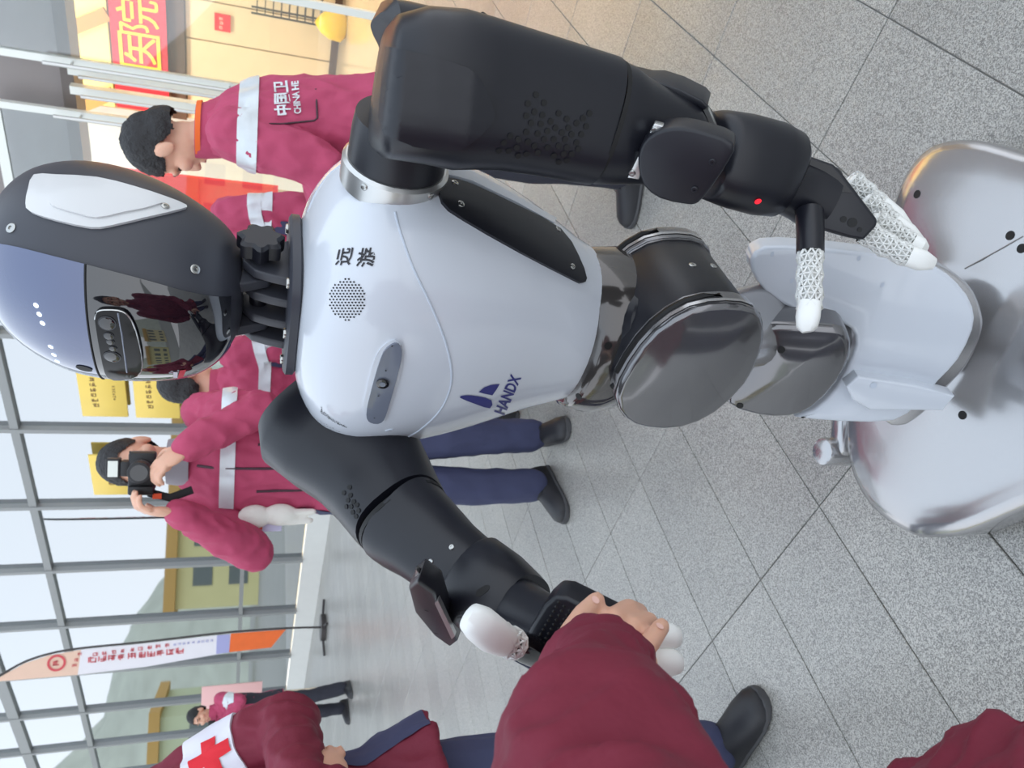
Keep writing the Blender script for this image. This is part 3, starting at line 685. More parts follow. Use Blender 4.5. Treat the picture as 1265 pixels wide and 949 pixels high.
tri = [onplane(x, y, dk - dn * .012, dn) for x, y in ((808, 153), (826, 158), (806, 175), (795, 200), (789, 222), (775, 220))]
tp = prism('elbow_bracket', tri, dn, .012, M_alu, RB, bevel=.001); BTp = bvh_of(tp)
for x, y in ((809, 161), (781, 214)): screw(BTp, x, y, .0036, tp)
d3 = atY(845, 125, .755)
fl2 = prism('elbow_outer_plate', [onplane(x, y, d3, dn) for x, y in ((770, 95), (800, 102), (815, 102), (840, 110), (868, 124), (875, 132), (870, 137), (858, 130), (885, 165), (840, 157), (800, 148), (765, 135))], dn, .05, M_black, RB, bevel=.004); B2 = bvh_of(fl2)
for x, y in ((796, 115), (807, 135)): screw(B2, x, y, .003, fl2, M_alu)
prism('elbow_strip', [onplane(x, y, d3, dn) for x, y in ((869, 136), (875, 135), (889, 167), (883, 168))], dn, .01, M_alu, RB)
fo = ptube('forearm', [(872, 190, .80, 40), (876, 190, .80, 50), (884, 192, .80, 54), (910, 199, .80, 57), (940, 207, .80, 57), (960, 213, .80, 53), (966, 215, .80, 46), (968, 216, .80, 30)], M_black, RB, ex=2.8, n=36); BF = bvh_of(fo)
dot(BF, 936, 248, .0042, fo, M_red, 'status_light', .0015, n=14)
wr = ptube('wrist', [(945, 224, .80, 38), (970, 230, .80, 33), (990, 236, .80, 36), (1010, 244, .80, 40)], M_black, RB, ex=2.4)
hn = Vector((-.25, -.85, .46)).normalized(); hk = atY(1030, 245, .765)
palm = prism('palm', [onplane(x, y, hk, hn) for x, y in ((968, 203), (976, 190), (990, 189), (1030, 203), (1038, 210), (1085, 272), (1083, 280), (1067, 297), (1050, 294), (1022, 286), (1008, 283), (985, 262))], hn, .045, M_black, RB, bevel=.006)
BP = bvh_of(palm)
panel('palm_window', [(998, 196), (1028, 206), (1052, 238), (1010, 236), (1000, 222)], BP, mat('dark_screen', (22, 20, 22), .25), palm, .0012)
for x, y, r in ((1042, 271, .004), (1053, 275, .006), (1062, 284, .003)): dot(BP, x, y, r, palm, M_blackg, 'bolt_hole', .001, n=12)
th = ptube('thumb_socket', [(1000, 262, .775, 17), (1001, 285, .765, 16.5), (1001, 312, .76, 16.5)], M_black, RB)
def lattice(name, pts, rads, parent, tip=True, nseg=None):
    """printed open lattice finger: perforated sleeve with knuckle collars and a smooth tip"""
    V, F = [], []
    n = 10; N = len(pts); pts = [Vector(p) for p in pts]
    L = sum((pts[i + 1] - pts[i]).length for i in range(N - 1)); S = max(6, int(L / .0075)); P = []; Rr = []
    acc = [0]
    for i in range(N - 1): acc.append(acc[-1] + (pts[i + 1] - pts[i]).length)
    for k in range(S + 1):
        d = L * k / S; i = max(j for j in range(N - 1) if acc[j] <= d + 1e-9); t = (d - acc[i]) / (acc[i + 1] - acc[i])
        P.append(pts[i].lerp(pts[i + 1], t)); Rr.append((rads[i] * (1 - t) + rads[i + 1] * t) * (1 + .10 * math.sin(k * 2.1)))
    rows = []
    for k in range(S + 1):
        t, s, b = frame(P[min(k + 1, S)] - P[max(k - 1, 0)], Vector((.2, -1, .3)))
        off = math.pi / n * (k % 2)
        rows.append([P[k] + (s * math.cos(2 * math.pi * j / n + off) + b * math.sin(2 * math.pi * j / n + off)) * Rr[k] for j in range(n)])
    for r in rows: V += r
    for k in range(S):
        for j in range(n):
            a = k * n + j; a2 = k * n + (j + 1) % n; c = (k + 1) * n + j; c2 = (k + 1) * n + (j + 1) % n
            if k % 2 == 0: F += [(a, a2, c), (a2, c2, c)]
            else: F += [(a, c2, c), (a, a2, c2)]
    me = bpy.data.meshes.new(name); me.from_pydata([tuple(v) for v in V], [], F)
    o = bpy.data.objects.new(name, me); COL.objects.link(o)
    md = o.modifiers.new('w', 'WIREFRAME'); md.thickness = .0048; md.use_replace = True; md.use_even_offset = False
    dg = bpy.context.evaluated_depsgraph_get(); me2 = bpy.data.meshes.new_from_object(o.evaluated_get(dg)); bpy.data.objects.remove(o); bpy.data.meshes.remove(me)
    bm = bmesh.new(); bm.from_mesh(me2)
    core, cf_ = tubeVF(P, [r * .72 for r in Rr], n=8)
    vs = [bm.verts.new(v) for v in core]
    for f in cf_: bm.faces.new([vs[i] for i in f])
    bm.to_mesh(me2); bm.free(); me2.name = name
    return link(name, me2, parent, M_wplast, True)
f1 = lattice('thumb', [atY(1001, 312, .76), atY(1000, 345, .752), atY(1000, 382, .745)], [.0135, .0135, .0135], RB)
tip = ptube('fingertip', [(1000, 376, .746, 14), (998, 392, .742, 14.5), (997, 404, .740, 12.5), (998, 410, .739, 7)], M_wplast, f1, ex=3)
for k, (a, b, c, q) in enumerate((((1068, 286, .775), (1095, 303, .765), (1125, 318, .75), (1150, 325, .742)), ((1078, 270, .79), (1105, 288, .785), (1128, 303, .775), (1140, 308, .77)), ((1068, 246, .81), (1085, 262, .805), (1105, 278, .80), (1135, 300, .79)), ((1050, 222, .83), (1070, 240, .825), (1090, 256, .82), (1120, 282, .81)))):
    f = lattice('finger', [atY(*a), atY(*b), atY(*c)], [.0135, .0135, .012], RB)
    ptube('fingertip', [(c[0] - 3, c[1] - 2, c[2], 13), ((c[0] + q[0]) / 2, (c[1] + q[1]) / 2, q[2], 13), (q[0], q[1], q[2], 8)], M_wplast, f, ex=3)
# ---- right arm (reaching out to the handshake)
ra = ptube('upper_arm', [(376, 500, 1.24, 62), (390, 515, 1.225, 80, .9), (425, 540, 1.19, 82, .9), (455, 575, 1.15, 72, .9), (475, 605, 1.115, 66), (492, 632, 1.08, 62), (499, 641, 1.065, 60)], M_black, RB, ex=2.6, n=36); BRA = bvh_of(ra)
mk('collar_line', *tubeVF([atY(499, 641, 1.065), atY(502, 645, 1.06)], [59.4 * depth(atY(499, 641, 1.065)) / FPX] * 2, up=(CAM - atY(499, 641, 1.065)).normalized(), n=36, ex=2.4), M_blackg, ra)
HO = [(432, 602), (425, 609), (433, 612), (430, 618), (437, 620), (434, 626), (441, 624), (428, 626), (436, 633), (443, 631), (440, 638), (450, 641), (456, 643), (447, 646), (462, 646), (468, 650), (458, 652), (452, 650), (464, 657), (446, 653), (454, 658), (460, 662), (448, 660), (456, 667)]
for x, y in HO: dot(BRA, x, y, .0036, ra, M_blackg, 'vent_hole', .0012)
rel = ptube('elbow_link', [(502, 645, 1.06, 60), (512, 654, 1.045, 58), (530, 668, 1.02, 54), (555, 690, .99, 50), (585, 712, .96, 47)], M_black, RB, ex=2.6, n=32); BRE = bvh_of(rel)
for x, y in ((558, 676), (532, 694)): screw(BRE, x, y, .0034, rel)
rfo = ptube('forearm', [(572, 706, .975, 40), (585, 714, .96, 55), (612, 737, .93, 58), (640, 752, .90, 50), (648, 756, .89, 46)], M_black, RB, ex=2.4, n=32); BRF = bvh_of(rfo)
panel('forearm_slot', smoothpoly([(588, 735), (590, 729), (600, 723), (605, 724), (603, 730), (593, 737)], 2), BRF, M_blackg, rfo, .0008)
G = [(564 + i * 2.6 + j * 1.2, 755 + j * 4.2 - i * .4) for i in range(5) for j in range(8)]
dots_joined('grille', G, BRF, .0011, M_blackg, rfo)
pn = Vector((-.85, -.35, .38)).normalized(); pk = atY(532, 765, .93)
ep = prism('elbow_plate', [onplane(x, y, pk, pn) for x, y in ((504, 728), (515, 719), (537, 735), (548, 765), (565, 793), (556, 800), (535, 785), (512, 757))], pn, .028, M_black, RB, bevel=.004); BEP = bvh_of(ep)
for x, y in ((527, 754), (539, 782)): dot(BEP, x, y, .003, ep, M_blackg, 'bolt_hole', .0008)
prism('elbow_bracket', [onplane(x, y, pk + pn * .002, pn) for x, y in ((537, 746), (541, 742), (562, 786), (558, 790))], pn, .006, M_alu, RB)
prism('elbow_bracket', [onplane(x, y, pk - pn * .01, pn) for x, y in ((511, 720), (514, 704), (520, 712), (528, 724))], pn, .006, M_alu, RB)
pk2 = atY(600, 690, .99); pn2 = Vector((.3, -.9, .3)).normalized()
prism('elbow_outer_plate', [onplane(x, y, pk2, pn2) for x, y in ((580, 673), (588, 674), (608, 682), (618, 705), (612, 704), (600, 688), (590, 684))], pn2, .03, M_black, RB, bevel=.002)
prism('elbow_strip', [onplane(x, y, pk2, pn2) for x, y in ((597, 699), (607, 692), (612, 703), (605, 702))], pn2, .01, M_alu, RB)
rw = ptube('wrist', [(640, 755, .89, 40), (662, 768, .85, 38), (690, 785, .81, 42), (712, 795, .78, 44)], M_black, RB, ex=2.6, n=28)
rpn = Vector((-.25, -.75, .6)).normalized(); rpk = atY(690, 775, .755)
rp_ = prism('palm', [onplane(x, y, rpk, rpn) for x, y in ((642, 800), (655, 775), (672, 748), (685, 736), (700, 738), (760, 768), (790, 790), (770, 820), (720, 840), (665, 838), (648, 825))], rpn, .04, M_black, RB, bevel=.005); BRP = bvh_of(rp_)
V, F = [], []
for i in range(12):
    for j in range(7):
        x = 655 + j * 6.6 + i * 3.2 - 0; y = 806 - i * 5.6 + j * 5.0
        if inpoly(x, y, ((650, 800), (660, 775), (677, 748), (688, 738), (716, 750), (700, 790), (670, 830))):
            p, n = hit(BRP, x, y, 0); t, s, b = frame(n, UPZ); k = len(V)
            V += [p + s * .0024, p + b * .0024, p - s * .0024, p - b * .0024, p + n * .002]; F += [(k, k + 1, k + 4), (k + 1, k + 2, k + 4), (k + 2, k + 3, k + 4), (k + 3, k, k + 4)]
o = mk('grip_studs', V, F, M_blackg, rp_, smooth=False); o['kind'] = 'stuff'
rth = ptube('thumb_socket', [(660, 806, .76, 21), (644, 799, .745, 19), (632, 794, .735, 17)], mat('black_gloss', (14, 14, 18), .12, coat=.6), RB, round_ends=True)
f = lattice('thumb', [atY(636, 796, .735), atY(622, 790, .722), atY(606, 782, .712)], [.014, .014, .014], RB)
ptube('fingertip', [(620, 790, .722, 20), (606, 782, .71, 23), (594, 772, .704, 23), (583, 764, .70, 19), (577, 760, .70, 10)], M_wplast, f, ex=2.6)
for k, (a, b) in enumerate((((770, 790, .735), (822, 786, .71)), ((775, 812, .73), (824, 818, .70)))):
    f = lattice('finger', [atY(*a), atY((a[0] + b[0]) / 2, (a[1] + b[1]) / 2, (a[2] + b[2]) / 2)], [.013, .013], RB)
    ptube('fingertip', [(b[0] - 28, b[1], b[2] + .01, 16), (b[0] - 10, b[1], b[2], 17), (b[0] + 4, b[1], b[2], 17), (b[0] + 14, b[1] + 1, b[2], 13), (b[0] + 18, b[1] + 1, b[2], 6)], M_wplast, f)
# ---- neck
NP = O + UPZ * 1.206
npl = rloft('neck_plate', [(1.203, 0, 0, .097, .092, .085, 3.2), (1.206, 0, 0, .102, .097, .09, 3.2), (1.216, 0, 0, .102, .097, .09, 3.2), (1.219, 0, 0, .098, .093, .086, 3.2)], M_head, RB)
for a, b in ((.07, .06), (-.07, .06), (.07, -.055), (-.07, -.055), (0, .08)):
    cyl('plate_bolt', O + RL * a + RF * b + UPZ * 1.217, UPZ, .007, .006, M_screw, npl, bevel=.0012)
NO = O + RF * .005
for q in (-.058, -.02, .02, .058):
    c = NO + RL * q
    t = RL
    poly = [c + RF * a + UPZ * z for a, z in ((-.042, 1.215), (-.036, 1.245), (-.03, 1.26), (-.012, 1.277), (.01, 1.277), (.028, 1.262), (.036, 1.24), (.042, 1.215))]
    prism('neck_lug', [p + RL * .007 for p in poly], RL, .014, M_head, RB, bevel=.003)
for q in (-.039, .039):
    c = NO + RL * q
    poly = [c + RF * a + UPZ * z for a, z in ((-.022, 1.243), (.0, 1.232), (.022, 1.243), (.034, 1.27), (.05, 1.32), (-.05, 1.32), (-.04, 1.27))]
    prism('head_lug', [p + RL * .008 for p in poly], RL, .016, M_head, RB, bevel=.003)
cyl('neck_axle', NO - RL * .07 + UPZ * 1.255, RL, .012, .14, M_black, RB)
kc = NO + RL * .068 + UPZ * 1.255; t, s, b = frame(RL, UPZ)
kr = []
for q, rr in ((.0, .016), (.008, .018), (.009, .027), (.028, .027), (.032, .022)):
    kr.append([kc + RL * q + (s * math.cos(2 * math.pi * j / 42) + b * math.sin(2 * math.pi * j / 42)) * (rr * (1 + (.13 * math.cos(7 * 2 * math.pi * j / 42) if q > .0085 else 0))) for j in range(42)])
mk('neck_knob', *lofts(kr), M_black, RB, sharp=30)
# ---- head
HPHI = math.radians(50); HF = Vector((-math.sin(HPHI), -math.cos(HPHI), 0)); HL = Vector((math.cos(HPHI), -math.sin(HPHI), 0)); HO_ = Vector((.125, 1.10, 0))
HLV = interp([(1.275, .005, 0, .03, .035, .03, 2.2), (1.28, .008, 0, .055, .062, .05, 2.2), (1.30, .012, 0, .085, .092, .075, 2.3), (1.335, .01, 0, .108, .115, .095, 2.4), (1.38, .005, 0, .122, .125, .118, 2.4), (1.43, 0, 0, .127, .128, .134, 2.4), (1.48, -.005, 0, .124, .124, .138, 2.3), (1.525, -.01, 0, .108, .106, .126, 2.2), (1.555, -.012, 0, .082, .08, .098, 2.1), (1.572, -.014, 0, .045, .045, .055, 2), (1.577, -.014, 0, .012, .012, .015, 2)], 4)
head = rloft('head_shell', HLV, M_head, RB, n=64, org=HO_, fwd=HF, lat=HL); BHd = bvh_of(head)
# visor: the front part of the same surface, 3 mm proud
def headpt(lv, th, off):
    z, cf, cl, a, df, db, ex = lv; c = spow(math.cos(th), 2 / ex); s = spow(math.sin(th), 2 / ex); d = df if s > 0 else db
    return HO_ + HL * (cl + (a + off) * c) + HF * (cf + (d + off) * s) + UPZ * z
lv_v = [l for l in HLV if l[0] >= 1.285]
R = []
for l in lv_v:
    k = (l[0] - 1.285) / .29; th0 = math.radians(52 - 17 * k)
    R.append([headpt(l, th0 + (math.pi - 2 * th0) * j / 40, .003) for j in range(41)])
Rb = [[p + (HO_ + UPZ * p.z - p).normalized() * .006 for p in (r[0], r[-1])] for r in R]
R = [[Rb[i][0]] + R[i] + [Rb[i][1]] for i in range(len(R))]
ks = min(range(len(lv_v)), key=lambda i: abs(lv_v[i][0] - 1.437))
V, F = lofts(R, cap=False, closed=False); BV = BVHTree.FromPolygons(V, F)
visor = mk('visor', *lofts(R[:ks + 1], cap=False, closed=False), M_visor, RB, sharp=55)
vtop = mk('display_visor', *lofts(R[ks:], cap=False, closed=False), M_vtop, RB, sharp=55)
tube('visor_seam', R[ks][1:-1], [.0014] * 41, M_blackg, visor, n=6)
pd = panel('camera_module', smoothpoly([(119, 392), (122, 383), (135, 381), (152, 383), (163, 394), (172, 420), (176, 447), (170, 460), (150, 465), (135, 462), (128, 445)], 2), BV, mat('black_sensor_window', (10, 10, 13), .12, spec=.3), visor, .006)
lineon('module_rim', smoothpoly([(119, 392), (122, 383), (135, 381), (152, 383), (163, 394), (172, 420), (176, 447), (170, 460), (150, 465)], 3, False), BV, M_alu, pd, .0011, .005)
for x, y, r in ((134, 396, .0085), (136, 411, .005), (138, 418, .004), (141, 426, .004), (140, 436, .0085)):
    p, n = hit(BV, x, y, .006); c_ = cyl('lens', p, n, r, .0015, M_lens, pd, bevel=.0005); cyl('lens_ring', p, n, r * 1.15, .0008, mat('dark_lens_ring', (46, 48, 54), .3), pd)
lineon('module_edge', [(147, 384), (152, 410), (156, 440), (158, 455)], BV, M_podgrey, pd, .0012, .006)
for x, y in ((45, 377), (49, 388), (53, 399), (63, 428), (67, 438), (71, 446)): dot(BV, x, y, .0032, vtop, M_led, 'led_dot', .0008, 1.0, 12)
dot(BV, 104, 455, .0075, vtop, M_blackg, 'sensor_window', .0008, 1.3, 14)
decal2d('logo_mark', [(214, 459), (219, 459), (219, 466), (214, 466)], [(0, 1, 2, 3)], BV, mat('white_print', (210, 205, 215), .5), visor, .001)
decal2d('logo_mark', [(222, 457), (230, 456), (226, 465), (219, 467)], [(0, 1, 2, 3)], BV, mat('red_print', (190, 40, 60), .5), visor, .001)
panel('side_cap', smoothpoly([(44, 219), (37, 236), (34, 254), (40, 264), (70, 274), (112, 283), (136, 281), (180, 271), (222, 261), (229, 256), (205, 246), (165, 233), (120, 222), (70, 219)], 2), BHd, mat('pale_grey_gloss', (214, 215, 216), .25, coat=.4), head, .004)
BH2 = bvh_of(bpy.data.objects['side_cap'])
panel('cap_inset', smoothpoly([(66, 222), (62, 240), (62, 252), (72, 258), (100, 266), (120, 270), (150, 264), (200, 252), (170, 240), (130, 228), (95, 222)], 2), BH2, mat('pale_grey_gloss', (214, 215, 216)), head, .0025)
for x, y in ((14, 282), (241, 333)): screw(BHd, x, y, .0055, head)
screw(BH2, 204, 255, .0045, head)
# ================================================================== people
M_skin = mat('skin', (222, 172, 146), .5, sss=.15, nscale=25, namt=.05)
M_hair = mat('black_hair', (30, 28, 30), .55, bump=.5, bscale=160)
M_mar = mat('hazed_maroon_cloth', (182, 68, 102), .75, nscale=9, namt=.10, bump=.35, bscale=22)  # same cloth as the near jackets, lightened by glare haze put into the colour
M_mar2 = mat('deep_maroon_cloth', (120, 28, 52), .7, nscale=7, namt=.10, bump=.35, bscale=26)
M_navy = mat('navy_cloth', (62, 66, 96), .8, nscale=9, namt=.12, bump=.3, bscale=24)
M_blk = mat('black_cloth', (44, 45, 56), .8, nscale=9, namt=.12, bump=.35, bscale=22)
M_shoe = mat('black_shoe', (34, 34, 38), .5, nscale=30, namt=.2)
M_sole = mat('dark_grey_sole', (70, 70, 72), .7)
M_tape = mat('reflective_tape', (214, 220, 224), .35, metal=.2, nscale=60, namt=.06)
M_zip = mat('dark_zip', (66, 40, 52), .5)
M_grey = mat('grey_collar', (150, 148, 154), .8)
def capVF(p0, p1, r0, r1, n=14):
    return tubeVF([p0, p1], [r0, r1], n=n, round_ends=True)
def ellVF(c, r, q=None, n=18, m=12):
    V, F = [], []
    q = q or Matrix.Identity(3)
    for i in range(m + 1):
        ph = math.pi * (i + .02) / (m + .04)
        for j in range(n):
            th = 2 * math.pi * j / n
            V.append(Vector(c) + q @ Vector((r[0] * math.sin(ph) * math.cos(th), r[1] * math.sin(ph) * math.sin(th), r[2] * math.cos(ph))))
    F = [(i * n + j, i * n + (j + 1) % n, (i + 1) * n + (j + 1) % n, (i + 1) * n + j) for i in range(m) for j in range(n)]
    F += [tuple(range(n - 1, -1, -1)), tuple(range(m * n, m * n + n))]
    return V, F
def blob(name, shapes, m, parent, vox=.008, sm=3, xf=None, wrinkle=0.0, wscale=9.0, cut=None):
    """union of closed shapes -> ONE continuous surface"""
    V, F = [], []
    for v, f in shapes:
        k = len(V); V += [tuple(xf @ Vector(p)) if xf is not None else tuple(p) for p in v]; F += [tuple(a + k for a in q) for q in f]
    me = bpy.data.meshes.new(name); me.from_pydata(V, [], F)
    bm = bmesh.new(); bm.from_mesh(me); bmesh.ops.recalc_face_normals(bm, faces=bm.faces); bm.to_mesh(me); bm.free()
    o = bpy.data.objects.new(name, me); COL.objects.link(o)
    r = o.modifiers.new('r', 'REMESH'); r.mode = 'VOXEL'; r.voxel_size = vox
    s = o.modifiers.new('s', 'SMOOTH'); s.iterations = sm; s.factor = .5
    dg = bpy.context.evaluated_depsgraph_get(); me2 = bpy.data.meshes.new_from_object(o.evaluated_get(dg)); bpy.data.objects.remove(o); bpy.data.meshes.remove(me)
    if wrinkle:
        co = np.empty(len(me2.vertices) * 3); me2.vertices.foreach_get('co', co); nn = np.empty(len(me2.vertices) * 3); me2.vertices.foreach_get('normal', nn)
        co = co.reshape(-1, 3); nn = nn.reshape(-1, 3)
        for i in range(len(co)):
            p = co[i]; q = Vector((p[0] * wscale, p[1] * wscale, p[2] * wscale * .55))
            co[i] = p + nn[i] * wrinkle * (.9 * noise.noise(q) + .9 * (1 - 2.4 * abs(noise.noise(q * 1.7 + Vector((3, 1, 7))))) * .6 + .35 * noise.noise(q * 3.1))
        me2.vertices.foreach_set('co', co.ravel()); me2.update()
    me2.name = name; me2.materials.clear()
    return link(name, me2, parent, m, True)
def handVF(w, d, nrm, side, sc=1.0, curl=.5, thumb=.6):
    """wrist w, finger direction d, palm normal nrm (fingers curl towards it), side = thumb side"""
    d = d.normalized(); nrm = nrm.normalized(); side = side.normalized(); S = []
    q = Matrix((side, d, nrm)).transposed()
    S.append(ellVF(w + d * .045 * sc, (.042 * sc, .055 * sc, .017 * sc), q))
    for k, (o, l) in enumerate(((.030, .078), (.010, .088), (-.011, .081), (-.031, .062))):
        p = w + d * .088 * sc + side * o * sc; a = 0
        for s_, fr in enumerate((.45, .32, .23)):
            a += curl * (.55, 1.0, .7)[s_]; v = d * math.cos(a) + nrm * math.sin(a)
            p2 = p + v * l * fr * sc; S.append(capVF(p, p2, .0090 * sc, .0080 * sc, 10)); p = p2
    p = w + d * .03 * sc + side * .034 * sc
    v = (side * .75 + d * .6 + nrm * thumb * .5).normalized(); p2 = p + v * .042 * sc; S.append(capVF(p, p2, .0115 * sc, .010 * sc, 10))
    v2 = (side * .2 + d * .85 + nrm * thumb).normalized(); p3 = p2 + v2 * .032 * sc; S.append(capVF(p2, p3, .0098 * sc, .0085 * sc, 10))
    return S
def person(spec):
    """local frame: x = the person's left, -y = facing, z up, feet at 0; one Empty per person"""
    h = spec.get('h', 1.72) / 1.72; loc = Vector(spec['loc']); yaw = math.radians(spec['yaw'])
    X = Matrix.Translation(loc) @ Matrix.Rotation(yaw, 4, 'Z') @ Matrix.Scale(h, 4)
    vox = spec.get('vox', .008); lean = spec.get('lean', 0.0); twist = spec.get('side', 0.0)
    def up(x, y, z):                       # torso lean
        k = max(0, z - .95); return Vector((x + twist * k, y - lean * k, z))
    root = empty(spec.get('name', 'person'), loc); tag(root, spec['label'], 'person', spec.get('group'))
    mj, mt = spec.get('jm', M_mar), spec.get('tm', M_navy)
    legs = spec.get('legs', ((.10, 0, 12), (-.10, 0, -12)))       # foot x, foot y, toe angle
    hd = spec.get('head', (0, 0)); hy, hp = math.radians(hd[0]), math.radians(hd[1])
    nk = up(0, .015, 1.46); hc = nk + Vector((math.sin(hy) * math.sin(hp) * .10, -math.cos(hy) * math.sin(hp) * .10 - .015, .135 * math.cos(hp * .6)))
    Hm = Matrix.Translation(hc) @ Matrix.Rotation(hy, 4, 'Z') @ Matrix.Rotation(hp, 4, 'X')
    def H(x, y, z): return Hm @ Vector((x, y, z))
    Hq = Hm.to_3x3()
    B = []
    # head with face
    B += [ellVF(H(0, .012, .035), (.077, .096, .092), Hq), ellVF(H(0, -.022, -.03), (.062, .070, .085), Hq), ellVF(H(0, -.052, -.088), (.036, .034, .030), Hq)]
    B += [capVF(H(0, -.088, .012), H(0, -.107, -.030), .009, .013), capVF(H(-.013, -.096, -.036), H(.013, -.096, -.036), .009, .009)]
    B += [capVF(H(-.045, -.078, .028), H(-.014, -.087, .026), .010, .010), capVF(H(.045, -.078, .028), H(.014, -.087, .026), .010, .010)]
    B += [capVF(H(-.020, -.087, -.062), H(.020, -.087, -.062), .008, .008), capVF(H(-.016, -.085, -.074), H(.016, -.085, -.074), .008, .008)]
    for s in (-1, 1): B += [ellVF(H(.079 * s, .012, -.004), (.013, .022, .035), Hq), ellVF(H(.046 * s, -.062, -.02), (.026, .026, .024), Hq)]
    B += [capVF(nk - Vector((0, -.005, .08)), hc + Vector((0, .01, -.05)), .058, .052)]
    # torso and legs
    B += [lofts([[up(a * math.cos(t), b * math.sin(t), z) for t in np.linspace(0, 2 * math.pi, 20, endpoint=False)] for z, a, b in ((.90, .13, .09), (1.05, .125, .085), (1.25, .14, .09), (1.38, .15, .08), (1.44, .07, .05))])]
    J = {}
    for k, s in enumerate((1, -1)):
        fx, fy, fa = legs[k]; hip = Vector((.085 * s, 0, .90)); kn = Vector((.5 * (.085 * s + fx), fy * .5 - .03 + spec.get('bend', (0, 0))[k], .48)); an = Vector((fx, fy + .01, .085))
        J[k] = (hip, kn, an, fa); B += [capVF(hip, kn, .065, .050), capVF(kn, an, .048, .030), capVF(an - Vector((0, 0, .035)), an + Vector((math.sin(math.radians(fa)) * .11, -math.cos(math.radians(fa)) * .11, -.055)), .026, .018)]
    A = {}
    for k, s in enumerate((1, -1)):
        el, wr = spec['arms'][k]; shd = up(.178 * s, .01, 1.395); el = up(*el) if spec.get('armlean', True) else Vector(el); wr = up(*wr) if spec.get('armlean', True) else Vector(wr)
        A[k] = (shd, el, wr); B += [capVF(shd, el, .043, .038), capVF(el, wr, .036, .026)]
        hs = spec.get('hands', ({}, {}))[k]
        if hs is not None:
            d = Vector(hs.get('d', tuple((wr - el).normalized()))); nrm = Vector(hs.get('n', (-s, -.2, 0))); nrm = (nrm - d.normalized() * nrm.dot(d.normalized())).normalized()
            sd = d.cross(nrm) * (hs.get('ts', 1))
            B += handVF(wr + d.normalized() * .01, d, nrm, sd, 1.0, hs.get('curl', .5), hs.get('thumb', .5))
    XI = X.inverted()
    for v, f in spec.get('wbody', ()): B.append(([XI @ Vector(p) for p in v], f))
    body = blob('body', B, M_skin, root, spec.get('bvox', .0055), spec.get('bsm', 2), X)
    # eyes, brows
    for s in (-1, 1):
        mk('eye', *[[X @ p for p in ellVF(H(.031 * s, -.0765, .010), (.012, .007, .0055), Hq, 12, 8)[0]], ellVF((0, 0, 0), (1, 1, 1), None, 12, 8)[1]], mat('dark_eye', (36, 28, 26), .15), root)
        mk('eyebrow', *[[X @ p for p in capVF(H(.045 * s, -.084, .034), H(.016 * s, -.094, .033), .0038, .0045, 8)[0]], capVF((0, 0, 0), (0, 0, 1), 1, 1, 8)[1]], M_hair, root)
    mk('lips', *[[X @ p for p in capVF(H(-.018, -.094, -.067), H(.018, -.094, -.067), .004, .004, 8)[0]], capVF((0, 0, 0), (0, 0, 1), 1, 1, 8)[1]], mat('lip', (176, 96, 96), .45), root)
    # hair
    hs_ = [ellVF(H(0, .012, .037), (.0835, .1025, .0985), Hq), ellVF(H(0, .040, -.010), (.076, .070, .078), Hq)]
    hair = blob('hair', hs_, M_hair, root, .0055, 2, X, .004, 45)
    bm = bmesh.new(); bm.from_mesh(hair.data); HI = (X @ Hm).inverted(); kill = []
    for v in bm.verts:
        q = HI @ v.co; lim = np.interp(q.y + .006 * noise.noise(q * 60), (-.12, -.075, -.05, -.02, .03, .045, .11), (.075, .068, .030, .012, .006, -.062, -.078))
        if q.z < lim: kill.append(v)
    bmesh.ops.delete(bm, geom=kill, context='VERTS'); bm.to_mesh(hair.data); bm.free()
    # jacket
    Jk = []
    hem = spec.get('hem', .74); fl_ = spec.get('flare', 1.0); bulk = spec.get('bulk', 1.0)
    Jk.append(lofts([[up(a * bulk * spow(math.cos(t), .9), b * bulk * spow(math.sin(t), .9) + oy, z) for t in np.linspace(0, 2 * math.pi, 28, endpoint=False)] for z, a, b, oy in ((hem, .195 * fl_, .145 * fl_, 0), (hem + .12, .19, .14, 0), (.98, .178, .132, 0), (1.10, .178, .132, 0), (1.24, .19, .138, .004), (1.34, .195, .13, .01), (1.40, .17, .10, .015), (1.44, .11, .08, .015), (1.475, .075, .068, .01))]))
    for k in (0, 1):
        shd, el, wr = A[k]; Jk += [capVF(shd + Vector((0, 0, -.012)), el, .078, .068)]
        if spec.get('skip') != k: Jk.append(capVF(el, el.lerp(wr, spec.get('sl', .97)), .067, .052))
    for v, f in spec.get('wjacket', ()): Jk.append(([XI @ Vector(p) for p in v], f))
    jk = blob('jacket', Jk, mj, root, vox, 3, X, spec.get('wr', .013), spec.get('ws', 12.0)); BJ = bvh_of(jk)
    BJX = X.inverted()
